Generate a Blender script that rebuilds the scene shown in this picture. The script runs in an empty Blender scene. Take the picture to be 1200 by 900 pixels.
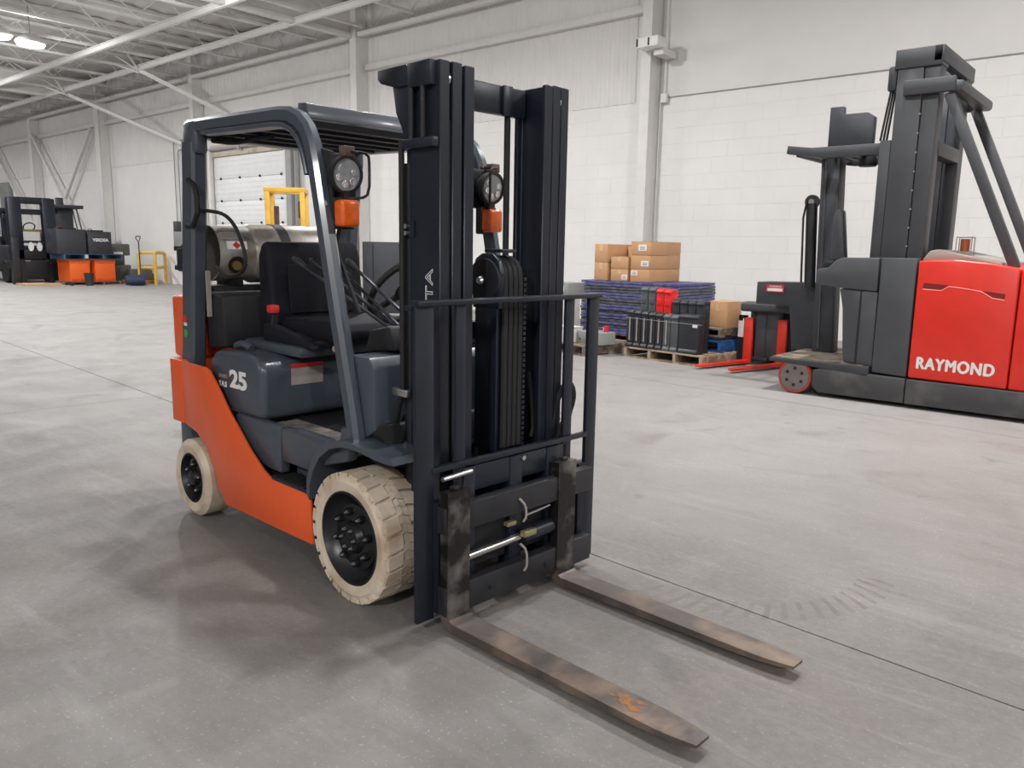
import bpy, bmesh, math, random
from mathutils import Vector, Matrix, Euler
random.seed(7)
scene = bpy.context.scene
C = scene.collection
PI = math.pi

# ------------------------------------------------------------------ camera
cam_d = bpy.data.cameras.new('camera'); cam = bpy.data.objects.new('camera', cam_d); C.objects.link(cam)
cam_d.sensor_width = 36.0; cam_d.lens = 27.68; cam_d.clip_end = 200
M = Matrix(((0.757203, -0.122833, 0.641526), (0.652969, 0.117378, -0.748234), (0.016607, 0.985462, 0.169085)))
cam.matrix_world = Matrix.Translation((2.393436, -2.376361, 1.413421)) @ M.to_4x4()
scene.camera = cam
# ------------------------------------------------------------------ world, exposure
w = bpy.data.worlds.new('world'); scene.world = w; w.use_nodes = True
w.node_tree.nodes['Background'].inputs[0].default_value = (0.90, 0.92, 1.0, 1)
w.node_tree.nodes['Background'].inputs[1].default_value = 0.05
vs = scene.view_settings
vs.view_transform = 'Standard'; vs.look = 'None'; vs.gamma = 1.0; vs.exposure = 0.0; vs.use_curve_mapping = False
LAMP_Z = 6.35
# high bay lamps and added fill lamps: x, y, watts
LAMPS = [(.5, 1.0, 96), (-1.6, 1.0, 96), (9.0, 1.0, 120), (-10.0, 1.0, 120), (-17.0, 1.0, 140), (-24.0, 1.0, 140),
         (7.3, 5.6, 275), (.3, 5.6, 268), (-6.7, 5.6, 268), (-13.7, 5.6, 265), (-20.7, 5.6, 235), (-27.7, 5.6, 235), (-34.7, 5.6, 235), (-41.7, 5.6, 235),
         (-4.0, -9.5, 110), (4.0, -9.5, 720), (11.0, -6.0, 460)]  # unseen lamps added behind the camera to fill the camera-facing sides

# ------------------------------------------------------------------ materials
def lin(c):
    return tuple(((v / 255) / 12.92 if v / 255 <= .04045 else ((v / 255 + .055) / 1.055) ** 2.4) for v in c) + (1,)
MATS = {}
def mat(name, rgb, rough=.5, metal=0.0, var=.12, scale=6.0, bump=0.0, bscale=60.0, rgb2=None, thr=None, coat=0.0, emit=None, es=0.0, coord='obj', spec=.5):
    """one procedural principled material: base colour broken up by noise, optional second colour in worn patches"""
    if name in MATS: return MATS[name]
    m = bpy.data.materials.new(name); m.use_nodes = True
    nt = m.node_tree; N = nt.nodes; L = nt.links
    b = N['Principled BSDF']
    b.inputs['Roughness'].default_value = rough; b.inputs['Metallic'].default_value = metal
    b.inputs['Specular IOR Level'].default_value = spec
    if coat: b.inputs['Coat Weight'].default_value = coat; b.inputs['Coat Roughness'].default_value = .15
    geo = N.new('ShaderNodeNewGeometry') if coord == 'world' else N.new('ShaderNodeTexCoord')
    out = geo.outputs['Position'] if coord == 'world' else geo.outputs['Object']
    n = N.new('ShaderNodeTexNoise'); n.inputs['Scale'].default_value = scale; n.inputs['Detail'].default_value = 5
    L.new(out, n.inputs['Vector'])
    r = N.new('ShaderNodeValToRGB'); L.new(n.outputs['Fac'], r.inputs['Fac'])
    a = lin(rgb)
    if rgb2 is None:
        r.color_ramp.elements[0].position = .3; r.color_ramp.elements[1].position = .7
        r.color_ramp.elements[0].color = tuple(v * (1 - var) for v in a[:3]) + (1,)
        r.color_ramp.elements[1].color = tuple(min(1, v * (1 + var)) for v in a[:3]) + (1,)
    else:
        t0, t1 = thr or (.45, .6)
        r.color_ramp.elements[0].position = t0; r.color_ramp.elements[1].position = t1
        r.color_ramp.elements[0].color = a; r.color_ramp.elements[1].color = lin(rgb2)
    L.new(r.outputs['Color'], b.inputs['Base Color'])
    if bump:
        n2 = N.new('ShaderNodeTexNoise'); n2.inputs['Scale'].default_value = bscale; n2.inputs['Detail'].default_value = 4
        L.new(out, n2.inputs['Vector'])
        bp = N.new('ShaderNodeBump'); bp.inputs['Strength'].default_value = bump; bp.inputs['Distance'].default_value = .01
        L.new(n2.outputs['Fac'], bp.inputs['Height']); L.new(bp.outputs['Normal'], b.inputs['Normal'])
    if emit:
        b.inputs['Emission Color'].default_value = lin(emit); b.inputs['Emission Strength'].default_value = es
    MATS[name] = m
    return m
slate = mat('slate_paint', (66, 73, 83), .34, var=.06, coat=.25)
orange = mat('orange_paint', (222, 88, 38), .36, var=.05, coat=.2)
black = mat('mast_black', (23, 28, 40), .36, var=.2, scale=4)
black2 = mat('matt_black', (20, 22, 27), .6, var=.2)
rubber = mat('black_rubber', (24, 24, 26), .7, var=.2)
seatm = mat('seat_vinyl', (20, 21, 29), .72, spec=.25, var=.15, bump=.15)
tan = mat('non_marking_rubber', (205, 190, 172), .75, rgb2=(172, 152, 130), thr=(.42, .68), scale=7, bump=.12)
rimm = mat('rim_black', (20, 21, 25), .35, var=.2)
forksteel = mat('fork_steel', (80, 73, 70), .5, metal=.3, rgb2=(128, 108, 94), thr=(.44, .74), scale=7, bump=.2, bscale=40)
shanksteel = mat('shank_steel', (52, 50, 50), .36, metal=.75, rgb2=(148, 144, 140), thr=(.44, .74), scale=9, bump=.25, bscale=30)
rust = mat('rust_patch', (148, 96, 48), .85, rgb2=(112, 86, 66), thr=(.4, .6), scale=30)
barsteel = mat('carriage_steel', (44, 44, 48), .42, metal=.3, var=.3, scale=8)
chrome = mat('bright_steel', (200, 200, 200), .22, metal=.95, var=.05)
alu = mat('tank_aluminium', (172, 166, 158), .42, metal=.45, rgb2=(134, 128, 120), thr=(.4, .65), scale=8, bump=.08)
amber = mat('amber_lens', (220, 92, 22), .25, var=.15, scale=30, coat=.4)
glassy = mat('lamp_lens', (150, 152, 154), .15, var=.15, scale=40, coat=.5)
ledm = mat('led_reflector', (225, 226, 228), .15, metal=.6, var=.05)
whitem = mat('white_print', (226, 226, 224), .5, var=.03)
redp = mat('red_print', (196, 44, 40), .5, var=.05)
greenp = mat('green_print', (60, 150, 80), .5, var=.05)
greyp = mat('label_grey', (150, 142, 138), .5, var=.08, scale=30)
mats_floor = mat('floor_mat', (132, 124, 116), .8, rgb2=(96, 90, 86), scale=20)
redtruck = mat('red_truck_paint', (214, 42, 26), .38, var=.05, coat=.15)
charc = mat('charcoal_paint', (66, 68, 72), .48, var=.08, bump=.03)
charc2 = mat('dark_charcoal_paint', (50, 52, 58), .5, var=.12)
skirtm = mat('scuffed_skirt', (58, 58, 60), .5, rgb2=(84, 82, 82), thr=(.5, .72), scale=5)
lidm = mat('dusty_lid', (150, 142, 134), .7, var=.06)
plym = mat('dusty_platform_mat', (128, 118, 104), .8, rgb2=(88, 80, 70), scale=6)
wheelred = mat('red_polyurethane', (150, 60, 52), .55, var=.12)
wheelgrey = mat('cast_grey', (108, 100, 98), .55, var=.15, scale=12)
redfork = mat('red_fork_paint', (206, 48, 34), .45, rgb2=(140, 60, 48), thr=(.55, .8), scale=6)
card = mat('cardboard', (186, 144, 106), .85, var=.06, scale=5)
cardt = mat('carton_tape', (206, 168, 128), .5, var=.05)
wood = mat('pallet_wood', (168, 150, 128), .85, rgb2=(122, 100, 80), scale=9, bump=.2)
wood2 = mat('weathered_wood', (130, 116, 104), .85, rgb2=(92, 76, 64), scale=9, bump=.2)
plank = mat('fresh_plank', (206, 164, 110), .8, var=.12)
binblack = mat('bin_black', (36, 39, 44), .45, var=.15)
bingrey = mat('bin_grey', (74, 78, 82), .5, var=.12)
binred = mat('bin_red', (212, 30, 30), .42, var=.08)
purple = mat('sheet_violet', (74, 74, 122), .5, rgb2=(96, 96, 132), scale=12)
sheetgrey = mat('sheet_grey', (92, 92, 98), .6, rgb2=(64, 64, 76), scale=12)
bluep = mat('blue_pallet', (40, 98, 164), .55, rgb2=(34, 70, 118), scale=6)
bluedk = mat('dull_blue_plastic', (58, 88, 112), .55, var=.15)
navy = mat('navy_plastic', (38, 52, 82), .5, var=.15)
tubor = mat('orange_tub', (238, 102, 34), .5, var=.05)
yellow = mat('yellow_paint', (224, 180, 76), .45, rgb2=(204, 158, 60), thr=(.45, .7), scale=5)
greybox = mat('grey_enclosure', (140, 142, 140), .5, var=.08)
machg = mat('grimy_machine_grey', (88, 88, 84), .6, var=.2)
carbon = mat('carton_white', (196, 194, 190), .7, var=.06)
brownmast = mat('dusty_mast_brown', (92, 84, 78), .5, rgb2=(64, 58, 56), scale=6)
whitewall = mat('white_wall_paint', (223, 222, 220), .62, var=.03, scale=1.5, bump=.04, bscale=25, coord='world')
whitemetal = mat('white_metal_siding', (216, 214, 212), .5, var=.035, scale=2, coord='world')
whitesteel = mat('white_steel_paint', (214, 212, 210), .5, var=.04, coord='world')
greysteel = mat('plain_grey_steel', (150, 150, 150), .5, var=.06)  # even mid grey for conduits, rods and door fittings
ceilm = mat('ceiling_deck_paint', (196, 193, 190), .6, var=.05, scale=1.2, coord='world')
doorm = mat('dock_door_white', (226, 227, 228), .5, var=.03, coord='world')
lintel = mat('door_header_beige', (196, 186, 170), .7, rgb2=(156, 146, 132), thr=(.5, .75), scale=3)
jointm = mat('joint_dark', (92, 90, 88), .9, var=.2)
lampm = mat('lamp_emitter', (255, 252, 244), .4, emit=(255, 250, 240), es=9.0)

def floor_material():
    m = bpy.data.materials.new('worn_concrete'); m.use_nodes = True
    nt = m.node_tree; N = nt.nodes; L = nt.links; b = N['Principled BSDF']
    g = N.new('ShaderNodeNewGeometry')
    def noise(scale, detail=6, stretch=(1, 1, 1), rot=0, dist=0, rough=.55):
        mp = N.new('ShaderNodeMapping'); mp.inputs['Scale'].default_value = stretch; mp.inputs['Rotation'].default_value = (0, 0, rot)
        L.new(g.outputs['Position'], mp.inputs['Vector'])
        n = N.new('ShaderNodeTexNoise'); n.inputs['Scale'].default_value = scale; n.inputs['Detail'].default_value = detail
        n.inputs['Distortion'].default_value = dist; n.inputs['Roughness'].default_value = rough
        L.new(mp.outputs['Vector'], n.inputs['Vector']); return n.outputs['Fac']
    def ramp(f, a, c, ca, cb):
        r = N.new('ShaderNodeValToRGB'); L.new(f, r.inputs['Fac'])
        r.color_ramp.elements[0].position = a; r.color_ramp.elements[1].position = c
        r.color_ramp.elements[0].color = ca; r.color_ramp.elements[1].color = cb; return r.outputs['Color']
    def mix(f, a, c, mode='MIX'):
        x = N.new('ShaderNodeMix'); x.data_type = 'RGBA'; x.blend_type = mode
        if isinstance(f, float): x.inputs[0].default_value = f
        else: L.new(f, x.inputs[0])
        for s, v in ((6, a), (7, c)):
            if isinstance(v, tuple): x.inputs[s].default_value = v
            else: L.new(v, x.inputs[s])
        return x.outputs[2]
    def bw(f, a, c, hi=1.0): return ramp(f, a, c, (0, 0, 0, 1), (hi, hi, hi, 1))
    def math_(op, a, c=None):
        x = N.new('ShaderNodeMath'); x.operation = op
        for i, v in enumerate((a, c)):
            if v is None: continue
            if isinstance(v, (int, float)): x.inputs[i].default_value = v
            else: L.new(v, x.inputs[i])
        return x.outputs[0]
    base = ramp(noise(.45, 7, dist=.4), .32, .68, lin((104, 99, 96)), lin((140, 135, 132)))
    # pale dust with light falloff painted in: paler toward the wall, darker in front
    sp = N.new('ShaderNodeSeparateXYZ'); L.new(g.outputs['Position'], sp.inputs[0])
    dust_falloff = math_('ADD', sp.outputs[1], math_('MULTIPLY', sp.outputs[0], -.28))
    dust_falloff = math_('ADD', math_('MULTIPLY', dust_falloff, .16), math_('MULTIPLY', noise(.5, 5, dist=.8), .9))
    base = mix(bw(dust_falloff, .42, 1.25, .85), base, lin((182, 179, 177)))
    base = mix(bw(noise(1.6, 8, (1, .35, 1), .25, .8), .5, .72, .55), base, lin((160, 157, 155)))          # pale scuffed dust
    base = mix(bw(noise(2.3, 8, (.25, 1.6, 1), -.1, .5), .56, .74, .5), base, lin((182, 180, 178)))        # streaks along the drive lane
    base = mix(bw(noise(1.1, 6, (1, 1, 1), 0, 1.2), .58, .74, .55), base, lin((122, 106, 101)))            # reddish brown rubbed stains
    base = mix(bw(noise(2.8, 9, dist=1.5), .62, .72, .45), base, lin((86, 83, 82)))                     # dark spots
    base = mix(bw(noise(3.2, 9, (.4, 1.9, 1), -.12, 1.2, .72), .52, .72, .32), base, lin((188, 184, 182)))      # thin scrape streaks along the hall
    base = mix(bw(noise(2.4, 9, (.45, 1.5, 1), .2, 1.6, .72), .54, .74, .42), base, lin((112, 104, 100)))      # darker rubbed streaks
    base = mix(bw(noise(28, 9, rough=.75), .40, .66, .30), base, lin((168, 165, 162)))                     # fine grain
    base = mix(bw(noise(110, 3), .66, .78, .5), base, lin((206, 204, 202)))                                # light specks
    base = mix(bw(noise(75, 4), .36, .26, .5), base, lin((92, 90, 88)))                                    # pores
    # curved tyre tread print right of the far fork: ring sector crossed by short bars
    sx = N.new('ShaderNodeSeparateXYZ'); L.new(g.outputs['Position'], sx.inputs[0])
    dx = math_('SUBTRACT', sx.outputs[0], .85); dy = math_('SUBTRACT', sx.outputs[1], 1.05)
    rr = math_('SQRT', math_('ADD', math_('MULTIPLY', dx, dx), math_('MULTIPLY', dy, dy)))
    ring = math_('LESS_THAN', math_('ABSOLUTE', math_('SUBTRACT', rr, .65)), .075)
    ang = math_('ARCTAN2', dy, dx)
    bars = math_('GREATER_THAN', math_('SINE', math_('ADD', math_('MULTIPLY', ang, 58), math_('MULTIPLY', rr, 34))), .4)
    sect = math_('MULTIPLY', math_('LESS_THAN', ang, .2), math_('GREATER_THAN', ang, -1.75))
    mark = math_('MULTIPLY', math_('MULTIPLY', ring, bars), math_('MULTIPLY', sect, bw(noise(9, 6, dist=1), .25, .6, .9)))
    base = mix(mark, base, lin((100, 93, 89)))
    L.new(base, b.inputs['Base Color'])
    rg = ramp(noise(1.8, 6, dist=.6), .3, .7, (.48, .48, .48, 1), (.70, .70, .70, 1)); L.new(rg, b.inputs['Roughness'])
    b.inputs['Specular IOR Level'].default_value = .42
    bp = N.new('ShaderNodeBump'); bp.inputs['Strength'].default_value = .16; bp.inputs['Distance'].default_value = .01
    L.new(noise(55, 7, rough=.7), bp.inputs['Height']); L.new(bp.outputs['Normal'], b.inputs['Normal'])
    return m
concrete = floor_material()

# ------------------------------------------------------------------ mesh helpers
class MB:
    """collects shapes in one bmesh; build() links it as one object"""
    def __init__(s): s.bm = bmesh.new()
    def _bev(s, verts, bev, seg=2):
        if bev > 0:
            es = list({e for v in verts for e in v.link_edges})
            bmesh.ops.bevel(s.bm, geom=es, offset=bev, offset_type='OFFSET', segments=seg, profile=.5, affect='EDGES', clamp_overlap=True)
    def box(s, lo, hi, bev=0, rot=None, seg=2):
        lo, hi = Vector(lo), Vector(hi); c = (lo + hi) / 2
        Mx = Matrix.Translation(c)
        if rot: Mx = Mx @ Euler(rot).to_matrix().to_4x4()
        Mx = Mx @ Matrix.Diagonal((*(hi - lo), 1))
        r = bmesh.ops.create_cube(s.bm, size=1, matrix=Mx); s._bev(r['verts'], bev, seg); return s
    def bar(s, p, q, wx, wy, up=(0, 0, 1), bev=0):
        """square bar from p to q"""
        p, q = Vector(p), Vector(q); d = q - p; L = d.length; z = d.normalized(); u = Vector(up)
        x = u.cross(z)
        if x.length < 1e-4: x = Vector((1, 0, 0)).cross(z)
        x.normalize(); y = z.cross(x)
        R = Matrix((x, y, z)).transposed().to_4x4()
        r = bmesh.ops.create_cube(s.bm, size=1, matrix=Matrix.Translation((p + q) / 2) @ R @ Matrix.Diagonal((wx, wy, L, 1)))
        s._bev(r['verts'], bev); return s
    def prism(s, pts, axis, a, b, bev=0, seg=2):
        """polygon pts extruded along axis from a to b; pts are the other two coordinates in xyz order"""
        def P(t, k):
            return {'x': (k, t[0], t[1]), 'y': (t[0], k, t[1]), 'z': (t[0], t[1], k)}[axis]
        v0 = [s.bm.verts.new(P(t, a)) for t in pts]; v1 = [s.bm.verts.new(P(t, b)) for t in pts]
        n = len(pts); fs = [s.bm.faces.new(v0), s.bm.faces.new(v1[::-1])]
        for i in range(n):
            fs.append(s.bm.faces.new((v0[i], v1[i], v1[(i + 1) % n], v0[(i + 1) % n])))
        bmesh.ops.recalc_face_normals(s.bm, faces=fs)
        s._bev(v0 + v1, bev, seg); return s
    def loops(s, rings, closed=True, cap=True):
        vs = [[s.bm.verts.new(p) for p in r] for r in rings]; n = len(vs[0]); fs = []
        for i in range(len(vs) - 1):
            for j in range(n if closed else n - 1):
                fs.append(s.bm.faces.new((vs[i][j], vs[i][(j + 1) % n], vs[i + 1][(j + 1) % n], vs[i + 1][j])))
        if cap: fs.append(s.bm.faces.new(vs[0][::-1])); fs.append(s.bm.faces.new(vs[-1]))
        bmesh.ops.recalc_face_normals(s.bm, faces=fs); return s
    def tube(s, pts, r, seg=8, smooth=0, closed=False):
        pts = [Vector(p) for p in pts]
        for _ in range(smooth):
            o = [pts[0]]
            for a, b in zip(pts, pts[1:]): o += [a * .75 + b * .25, a * .25 + b * .75]
            pts = o + [pts[-1]]
        n = len(pts); rings = []; x = None
        for i, p in enumerate(pts):
            if closed: d = pts[(i + 1) % n] - pts[i - 1]
            else: d = pts[min(i + 1, n - 1)] - pts[max(i - 1, 0)]
            d.normalize()
            if x is None:
                x = d.cross(Vector((0, 0, 1)))
                if x.length < .05: x = d.cross(Vector((1, 0, 0)))
            x = (x - d * x.dot(d)).normalized(); y = d.cross(x)
            rings.append([p + (x * math.cos(2 * PI * k / seg) + y * math.sin(2 * PI * k / seg)) * r for k in range(seg)])
        if closed: s.loops(rings + [rings[0]], cap=False); bmesh.ops.remove_doubles(s.bm, verts=s.bm.verts, dist=1e-6)
        else: s.loops(rings)
        return s
    def cyl(s, p, q, r, r2=None, seg=20):
        return s.lathe([(r, 0), (r if r2 is None else r2, (Vector(q) - Vector(p)).length)], p, Vector(q) - Vector(p), seg)
    def lathe(s, prof, o, d, seg=32, cap=True):
        """prof: (radius, height along d)"""
        o, d = Vector(o), Vector(d).normalized(); x = d.cross(Vector((0, 0, 1)))
        if x.length < .05: x = d.cross(Vector((1, 0, 0)))
        x.normalize(); y = d.cross(x)
        s.loops([[o + d * h + (x * math.cos(2 * PI * k / seg) + y * math.sin(2 * PI * k / seg)) * max(r, 1e-4) for k in range(seg)] for r, h in prof], cap=cap)
        return s
    def sweep(s, path, prof, bdir):
        """profile (a,b) swept on path: a along the in-plane normal, b along bdir"""
        path = [Vector(p) for p in path]; bd = Vector(bdir); rings = []; n = len(path)
        for i, p in enumerate(path):
            t0 = (path[i] - path[i - 1]).normalized() if i else None
            t1 = (path[i + 1] - path[i]).normalized() if i < n - 1 else None
            t = ((t0 or t1) + (t1 or t0)).normalized(); nn = bd.cross(t).normalized()
            k = 1 / max(.5, nn.dot(bd.cross(t1 or t0).normalized()))
            rings.append([p + nn * a * k + bd * b for a, b in prof])
        return s.loops(rings)
    def quad(s, pts): s.bm.faces.new([s.bm.verts.new(p) for p in pts]); return s
    def mesh(s, name, m, ang=38):
        me = bpy.data.meshes.new(name); s.bm.to_mesh(me); s.bm.free()
        for q in (m if isinstance(m, (list, tuple)) else [m]): me.materials.append(q)
        me.polygons.foreach_set('use_smooth', [True] * len(me.polygons)); me.set_sharp_from_angle(angle=math.radians(ang))
        return me
    def build(s, name, m, parent=None, **kw):
        return link(name, s.mesh(name, m, **kw), parent)
def link(name, me, parent=None, loc=None, rot=None, label=None, kind=None):
    o = bpy.data.objects.new(name, me); C.objects.link(o)
    if parent: o.parent = parent
    if loc: o.location = loc
    if rot: o.rotation_euler = rot
    if label: o['label'] = label
    if kind: o['kind'] = kind
    return o
def tag(o, label, cat=None, group=None, kind=None):
    o['label'] = label
    if cat: o['category'] = cat
    if group: o['group'] = group
    if kind: o['kind'] = kind
    return o
def thing(name, label, cat, loc=(0, 0, 0), rz=0, group=None, kind=None):
    o = bpy.data.objects.new(name, None); C.objects.link(o); o.empty_display_size = .1
    o.location = loc; o.rotation_euler = (0, 0, rz)
    return tag(o, label, cat, group, kind)
def rrect(a, b, r=.01):
    """octagonal profile a x b"""
    a, b = a / 2, b / 2
    return [(-a + r, -b), (a - r, -b), (a, -b + r), (a, b - r), (a - r, b), (-a + r, b), (-a, b - r), (-a, -b + r)]
def text(name, body, size, m, parent, loc, rot, ext=.001, offset=0.0, outline=0.0, spacing=1.0, sx=1.0, shear=0.0, bold=0.0):
    cu = bpy.data.curves.new(name, 'FONT'); cu.body = body; cu.size = size; cu.align_x = 'CENTER'; cu.align_y = 'CENTER'
    cu.space_character = spacing; cu.offset = offset; cu.shear = shear
    if outline: cu.fill_mode = 'NONE'; cu.bevel_depth = outline; cu.bevel_resolution = 1; cu.extrude = 0
    else: cu.extrude = ext
    tmp = bpy.data.objects.new(name, cu); C.objects.link(tmp)
    dg = bpy.context.evaluated_depsgraph_get()
    me = bpy.data.meshes.new_from_object(tmp.evaluated_get(dg)); me.name = name
    bpy.data.objects.remove(tmp)
    if bold:                       # heavier strokes: copies of the letters set a little to either side
        b0 = bmesh.new()
        for k_, (d_, e_) in enumerate(((-1, 0), (1, 0), (0, .6), (0, -.6), (0, 0))):
            sh_ = Vector((d_ * bold, e_ * bold, .0005 * k_)); me.transform(Matrix.Translation(sh_)); b0.from_mesh(me); me.transform(Matrix.Translation(-sh_))
        b0.to_mesh(me); b0.free()
    me.materials.clear(); me.materials.append(m)
    o = link(name, me, parent, loc, rot); o.scale = (sx, 1, 1); return o

# ================================================================== THE SETTING
WALL_Y = 11.0
fl = MB().box((-62, -16, -.3), (16, 11.3, -.012)).build('floor', jointm)
tag(fl, 'worn grey concrete warehouse floor cast in large slabs', 'floor', kind='structure')
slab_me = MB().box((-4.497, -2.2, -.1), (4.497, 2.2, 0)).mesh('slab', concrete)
fr = -.0733
for i in range(-7, 3):
    for j in range(-4, 4):
        # slab grid turned a little against the wall; joint lines pass x=-4.85 and y=0.6
        u, v = 4.5 + 9.0 * i, 2.205 + 4.408 * j - .02
        x = -4.85 + u * math.cos(fr) - v * math.sin(fr); y = .96 + u * math.sin(fr) + v * math.cos(fr)
        if -64 < x < 18 and -17 < y < 12.6:
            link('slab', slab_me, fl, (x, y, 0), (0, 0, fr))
ce = MB()
ys = [(-16 + .15 * k, 7.42 if (k // 2) % 2 else 7.46) for k in range(int(27.3 / .15) + 1)]
ce.prism(ys + [(11.3, 7.6), (-16, 7.6)], 'x', -62, 16)
tag(ce.build('ceiling', ceilm, ang=20), 'white painted ribbed metal roof deck above the joists', 'ceiling', kind='structure')
def plainwall(name, lo, hi, lab):
    tag(MB().box(lo, hi).build(name, whitewall), lab, 'wall', kind='structure')
plainwall('wall_front', (-62, -16.3, 0), (16, -16, 7.6), 'white warehouse wall behind the camera')
plainwall('wall_left', (-62.3, -16, 0), (-62, 11.3, 7.6), 'white far end wall of the warehouse')
plainwall('wall_right', (16, -16, 0), (16.3, 11.3, 7.6), 'white end wall to the right of the camera')

block_me = MB()
bm = block_me.bm
w_, h_, t_ = .2985, .1385, .004
v = [bm.verts.new(p) for p in ((-w_, 0, -h_), (w_, 0, -h_), (w_, 0, h_), (-w_, 0, h_), (-w_ + .005, -t_, -h_ + .004), (w_ - .005, -t_, -h_ + .004), (w_ - .005, -t_, h_ - .004), (-w_ + .005, -t_, h_ - .004))]
for f in ((4, 5, 6, 7), (0, 1, 5, 4), (1, 2, 6, 5), (2, 3, 7, 6), (3, 0, 4, 7)): bm.faces.new([v[i] for i in f])
block_me = block_me.mesh('block', whitewall, ang=10)
def rib_panel(wd, ht, pitch=.2):
    b = MB(); n = int(round(wd / pitch)); pts = []
    for k in range(n):
        x = -wd / 2 + k * pitch
        pts += [(x, 0), (x + pitch * .45, 0), (x + pitch * .55, -.012), (x + pitch * .9, -.012)]
    pts.append((wd / 2, 0))
    b.prism(pts + [(wd / 2, .02), (-wd / 2, .02)], 'z', 0, ht)
    return b.mesh('panel', whitemetal, ang=15)
panel_lo = rib_panel(1.0, 1.56); panel_hi = rib_panel(1.0, 1.55)
BAYS = [(-5.65, 9.0, 'pale painted block wall behind the red reach truck'), (-14.1, -5.65, 'white block and ribbed wall between the two nearest columns'),
        (-22.35, -14.1, 'white wall bay holding the dock door'), (-29.5, -22.35, 'white wall bay with the small electrical box'),
        (-36.4, -29.5, 'white wall bay crossed by diagonal braces'), (-62, -36.4, 'farthest bay of the white back wall')]
DOOR = (-21.85, -17.6, 4.12)
for bi, (x0, x1, lab) in enumerate(BAYS):
    xe = 16 if bi == 0 else x1
    if bi == 2:
        b = MB(); b.box((x0, 11.012, 0), (DOOR[0], 11.3, 7.6)); b.box((DOOR[1], 11.012, 0), (xe, 11.3, 7.6)); b.box((DOOR[0], 11.012, DOOR[2] + .35), (DOOR[1], 11.3, 7.6))
    else: b = MB().box((x0, 11.012, 0), (xe, 11.3, 7.6))
    wl = tag(b.build('wall_back', whitewall), lab, 'wall', kind='structure')
    if bi in (0, 1, 2):
        for row in range(15):
            x = x0 + .3 + (.3 if row % 2 else 0)
            while x + .28 < x1:
                if not (bi == 2 and x - .3 < DOOR[1] + .1):
                    link('block', block_me, wl, (x, 11.012, .141 + .281 * row))
                x += .6
    if bi == 0:
        MB().box((x0 + .1, 10.99, 4.225), (15.9, 11.02, 7.4), bev=.002).build('panel', whitewall, wl)
    else:
        n = int((x1 - x0 - .3) // 1.0) + 1
        for k in range(min(n, 26)):
            x = x0 + .5 + 1.0 * k
            if x > x1 - .35: break
            if not (bi == 2 and DOOR[0] - .4 < x < DOOR[1] + .4): link('panel', panel_lo, wl, (x, 11.0, 4.19))
            link('panel', panel_hi, wl, (x, 11.0, 5.86))
        if bi == 1 or bi == 2: pass
        g = MB().box((x0 + .15, 10.84, 5.74), (x1 - .12, 11.0, 5.88), bev=.008)
        tag(g.build('wall_girt', whitesteel), 'white horizontal girt on the wall, %s' % ('between the two nearest columns' if bi == 1 else 'above the dock door' if bi == 2 else 'in the bay with the electrical box' if bi == 3 else 'in the braced bay' if bi == 4 else 'in the farthest bay'), 'girt', kind='structure')
    # open web truss along the top of the wall
    if bi < 5:
        t = MB(); xa, xb = x0 + .15, min(x1, 9) - .12
        t.box((xa, 10.62, 6.50), (xb, 10.74, 6.60)); t.box((xa, 10.62, 7.26), (xb, 10.74, 7.36))
        n = max(4, int((xb - xa) / .55)); st = (xb - xa) / n
        for k in range(n):
            za, zb = (6.58, 7.28) if k % 2 else (7.28, 6.58)
            t.bar((xa + k * st, 10.68, za), (xa + (k + 1) * st, 10.68, zb), .025, .025)
        tag(t.build('wall_truss', whitesteel), 'white open web truss under the roof edge, %s' % ['right of the nearest column', 'between the two nearest columns', 'above the dock door', 'above the electrical box', 'above the braced bay'][bi], 'truss', kind='structure')
# steel columns
COLS = [(-5.78, .20, 7.42, 'white steel column nearest the camera beside the cartons'), (-14.27, .24, 7.42, 'white steel column just left of the black mast top'),
        (-22.42, .22, 7.42, 'white steel column half hidden behind the overhead guard'), (-29.62, .34, 7.42, 'white steel column above the dark battery cases'), (-36.5, .34, 6.55, 'farthest white steel column behind the black forklift')]
for x, fw, zt, lab in COLS:
    b = MB(); d = .34
    b.box((x, 10.63, 0), (x + fw, 10.65, zt)); b.box((x, 10.97, 0), (x + fw, 10.99, zt)); b.box((x + fw / 2 - .08, 10.65, 0), (x + fw - .012, 10.97, zt))
    tag(b.build('steel_column', whitesteel), lab, 'column', kind='structure')
# wall joint strip, column conduit and fittings
b = MB().box((-5.5, 10.978, 4.212), (15.9, 10.99, 4.224))  # thin strip stands in for the joint line in the wall
tag(b.build('wall_joint_strip', greysteel), 'thin grey strip for the level joint line in the wall above the reach truck', 'conduit')
b = MB().tube([(-5.44, 10.93, 7.3), (-5.44, 10.93, 4.3), (-5.47, 10.93, 4.22), (-5.52, 10.93, 4.15), (-5.52, 10.93, .1)], .014)
b.box((-5.50, 10.9, 4.12), (-5.38, 10.98, 4.28)); b.box((-5.48, 10.9, 5.95), (-5.36, 10.98, 6.05))
tag(b.build('column_conduit', whitesteel), 'white conduit running down beside the nearest steel column', 'conduit')
t = thing('emergency_light', 'white emergency light box on the nearest steel column', 'emergency light', (-5.45, 10.46, 4.98))
MB().box((-.24, -.16, 0), (.2, .16, .17), bev=.012).build('housing', whitem, t)
for s in (-.235, .0): MB().box((s, -.168, .02), (s + .03, -.158, .15)).build('lamp_head', black2, t)
MB().box((0, .05, -.11), (.2, .50, -.001)).build('bracket', whitesteel, t)
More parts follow.
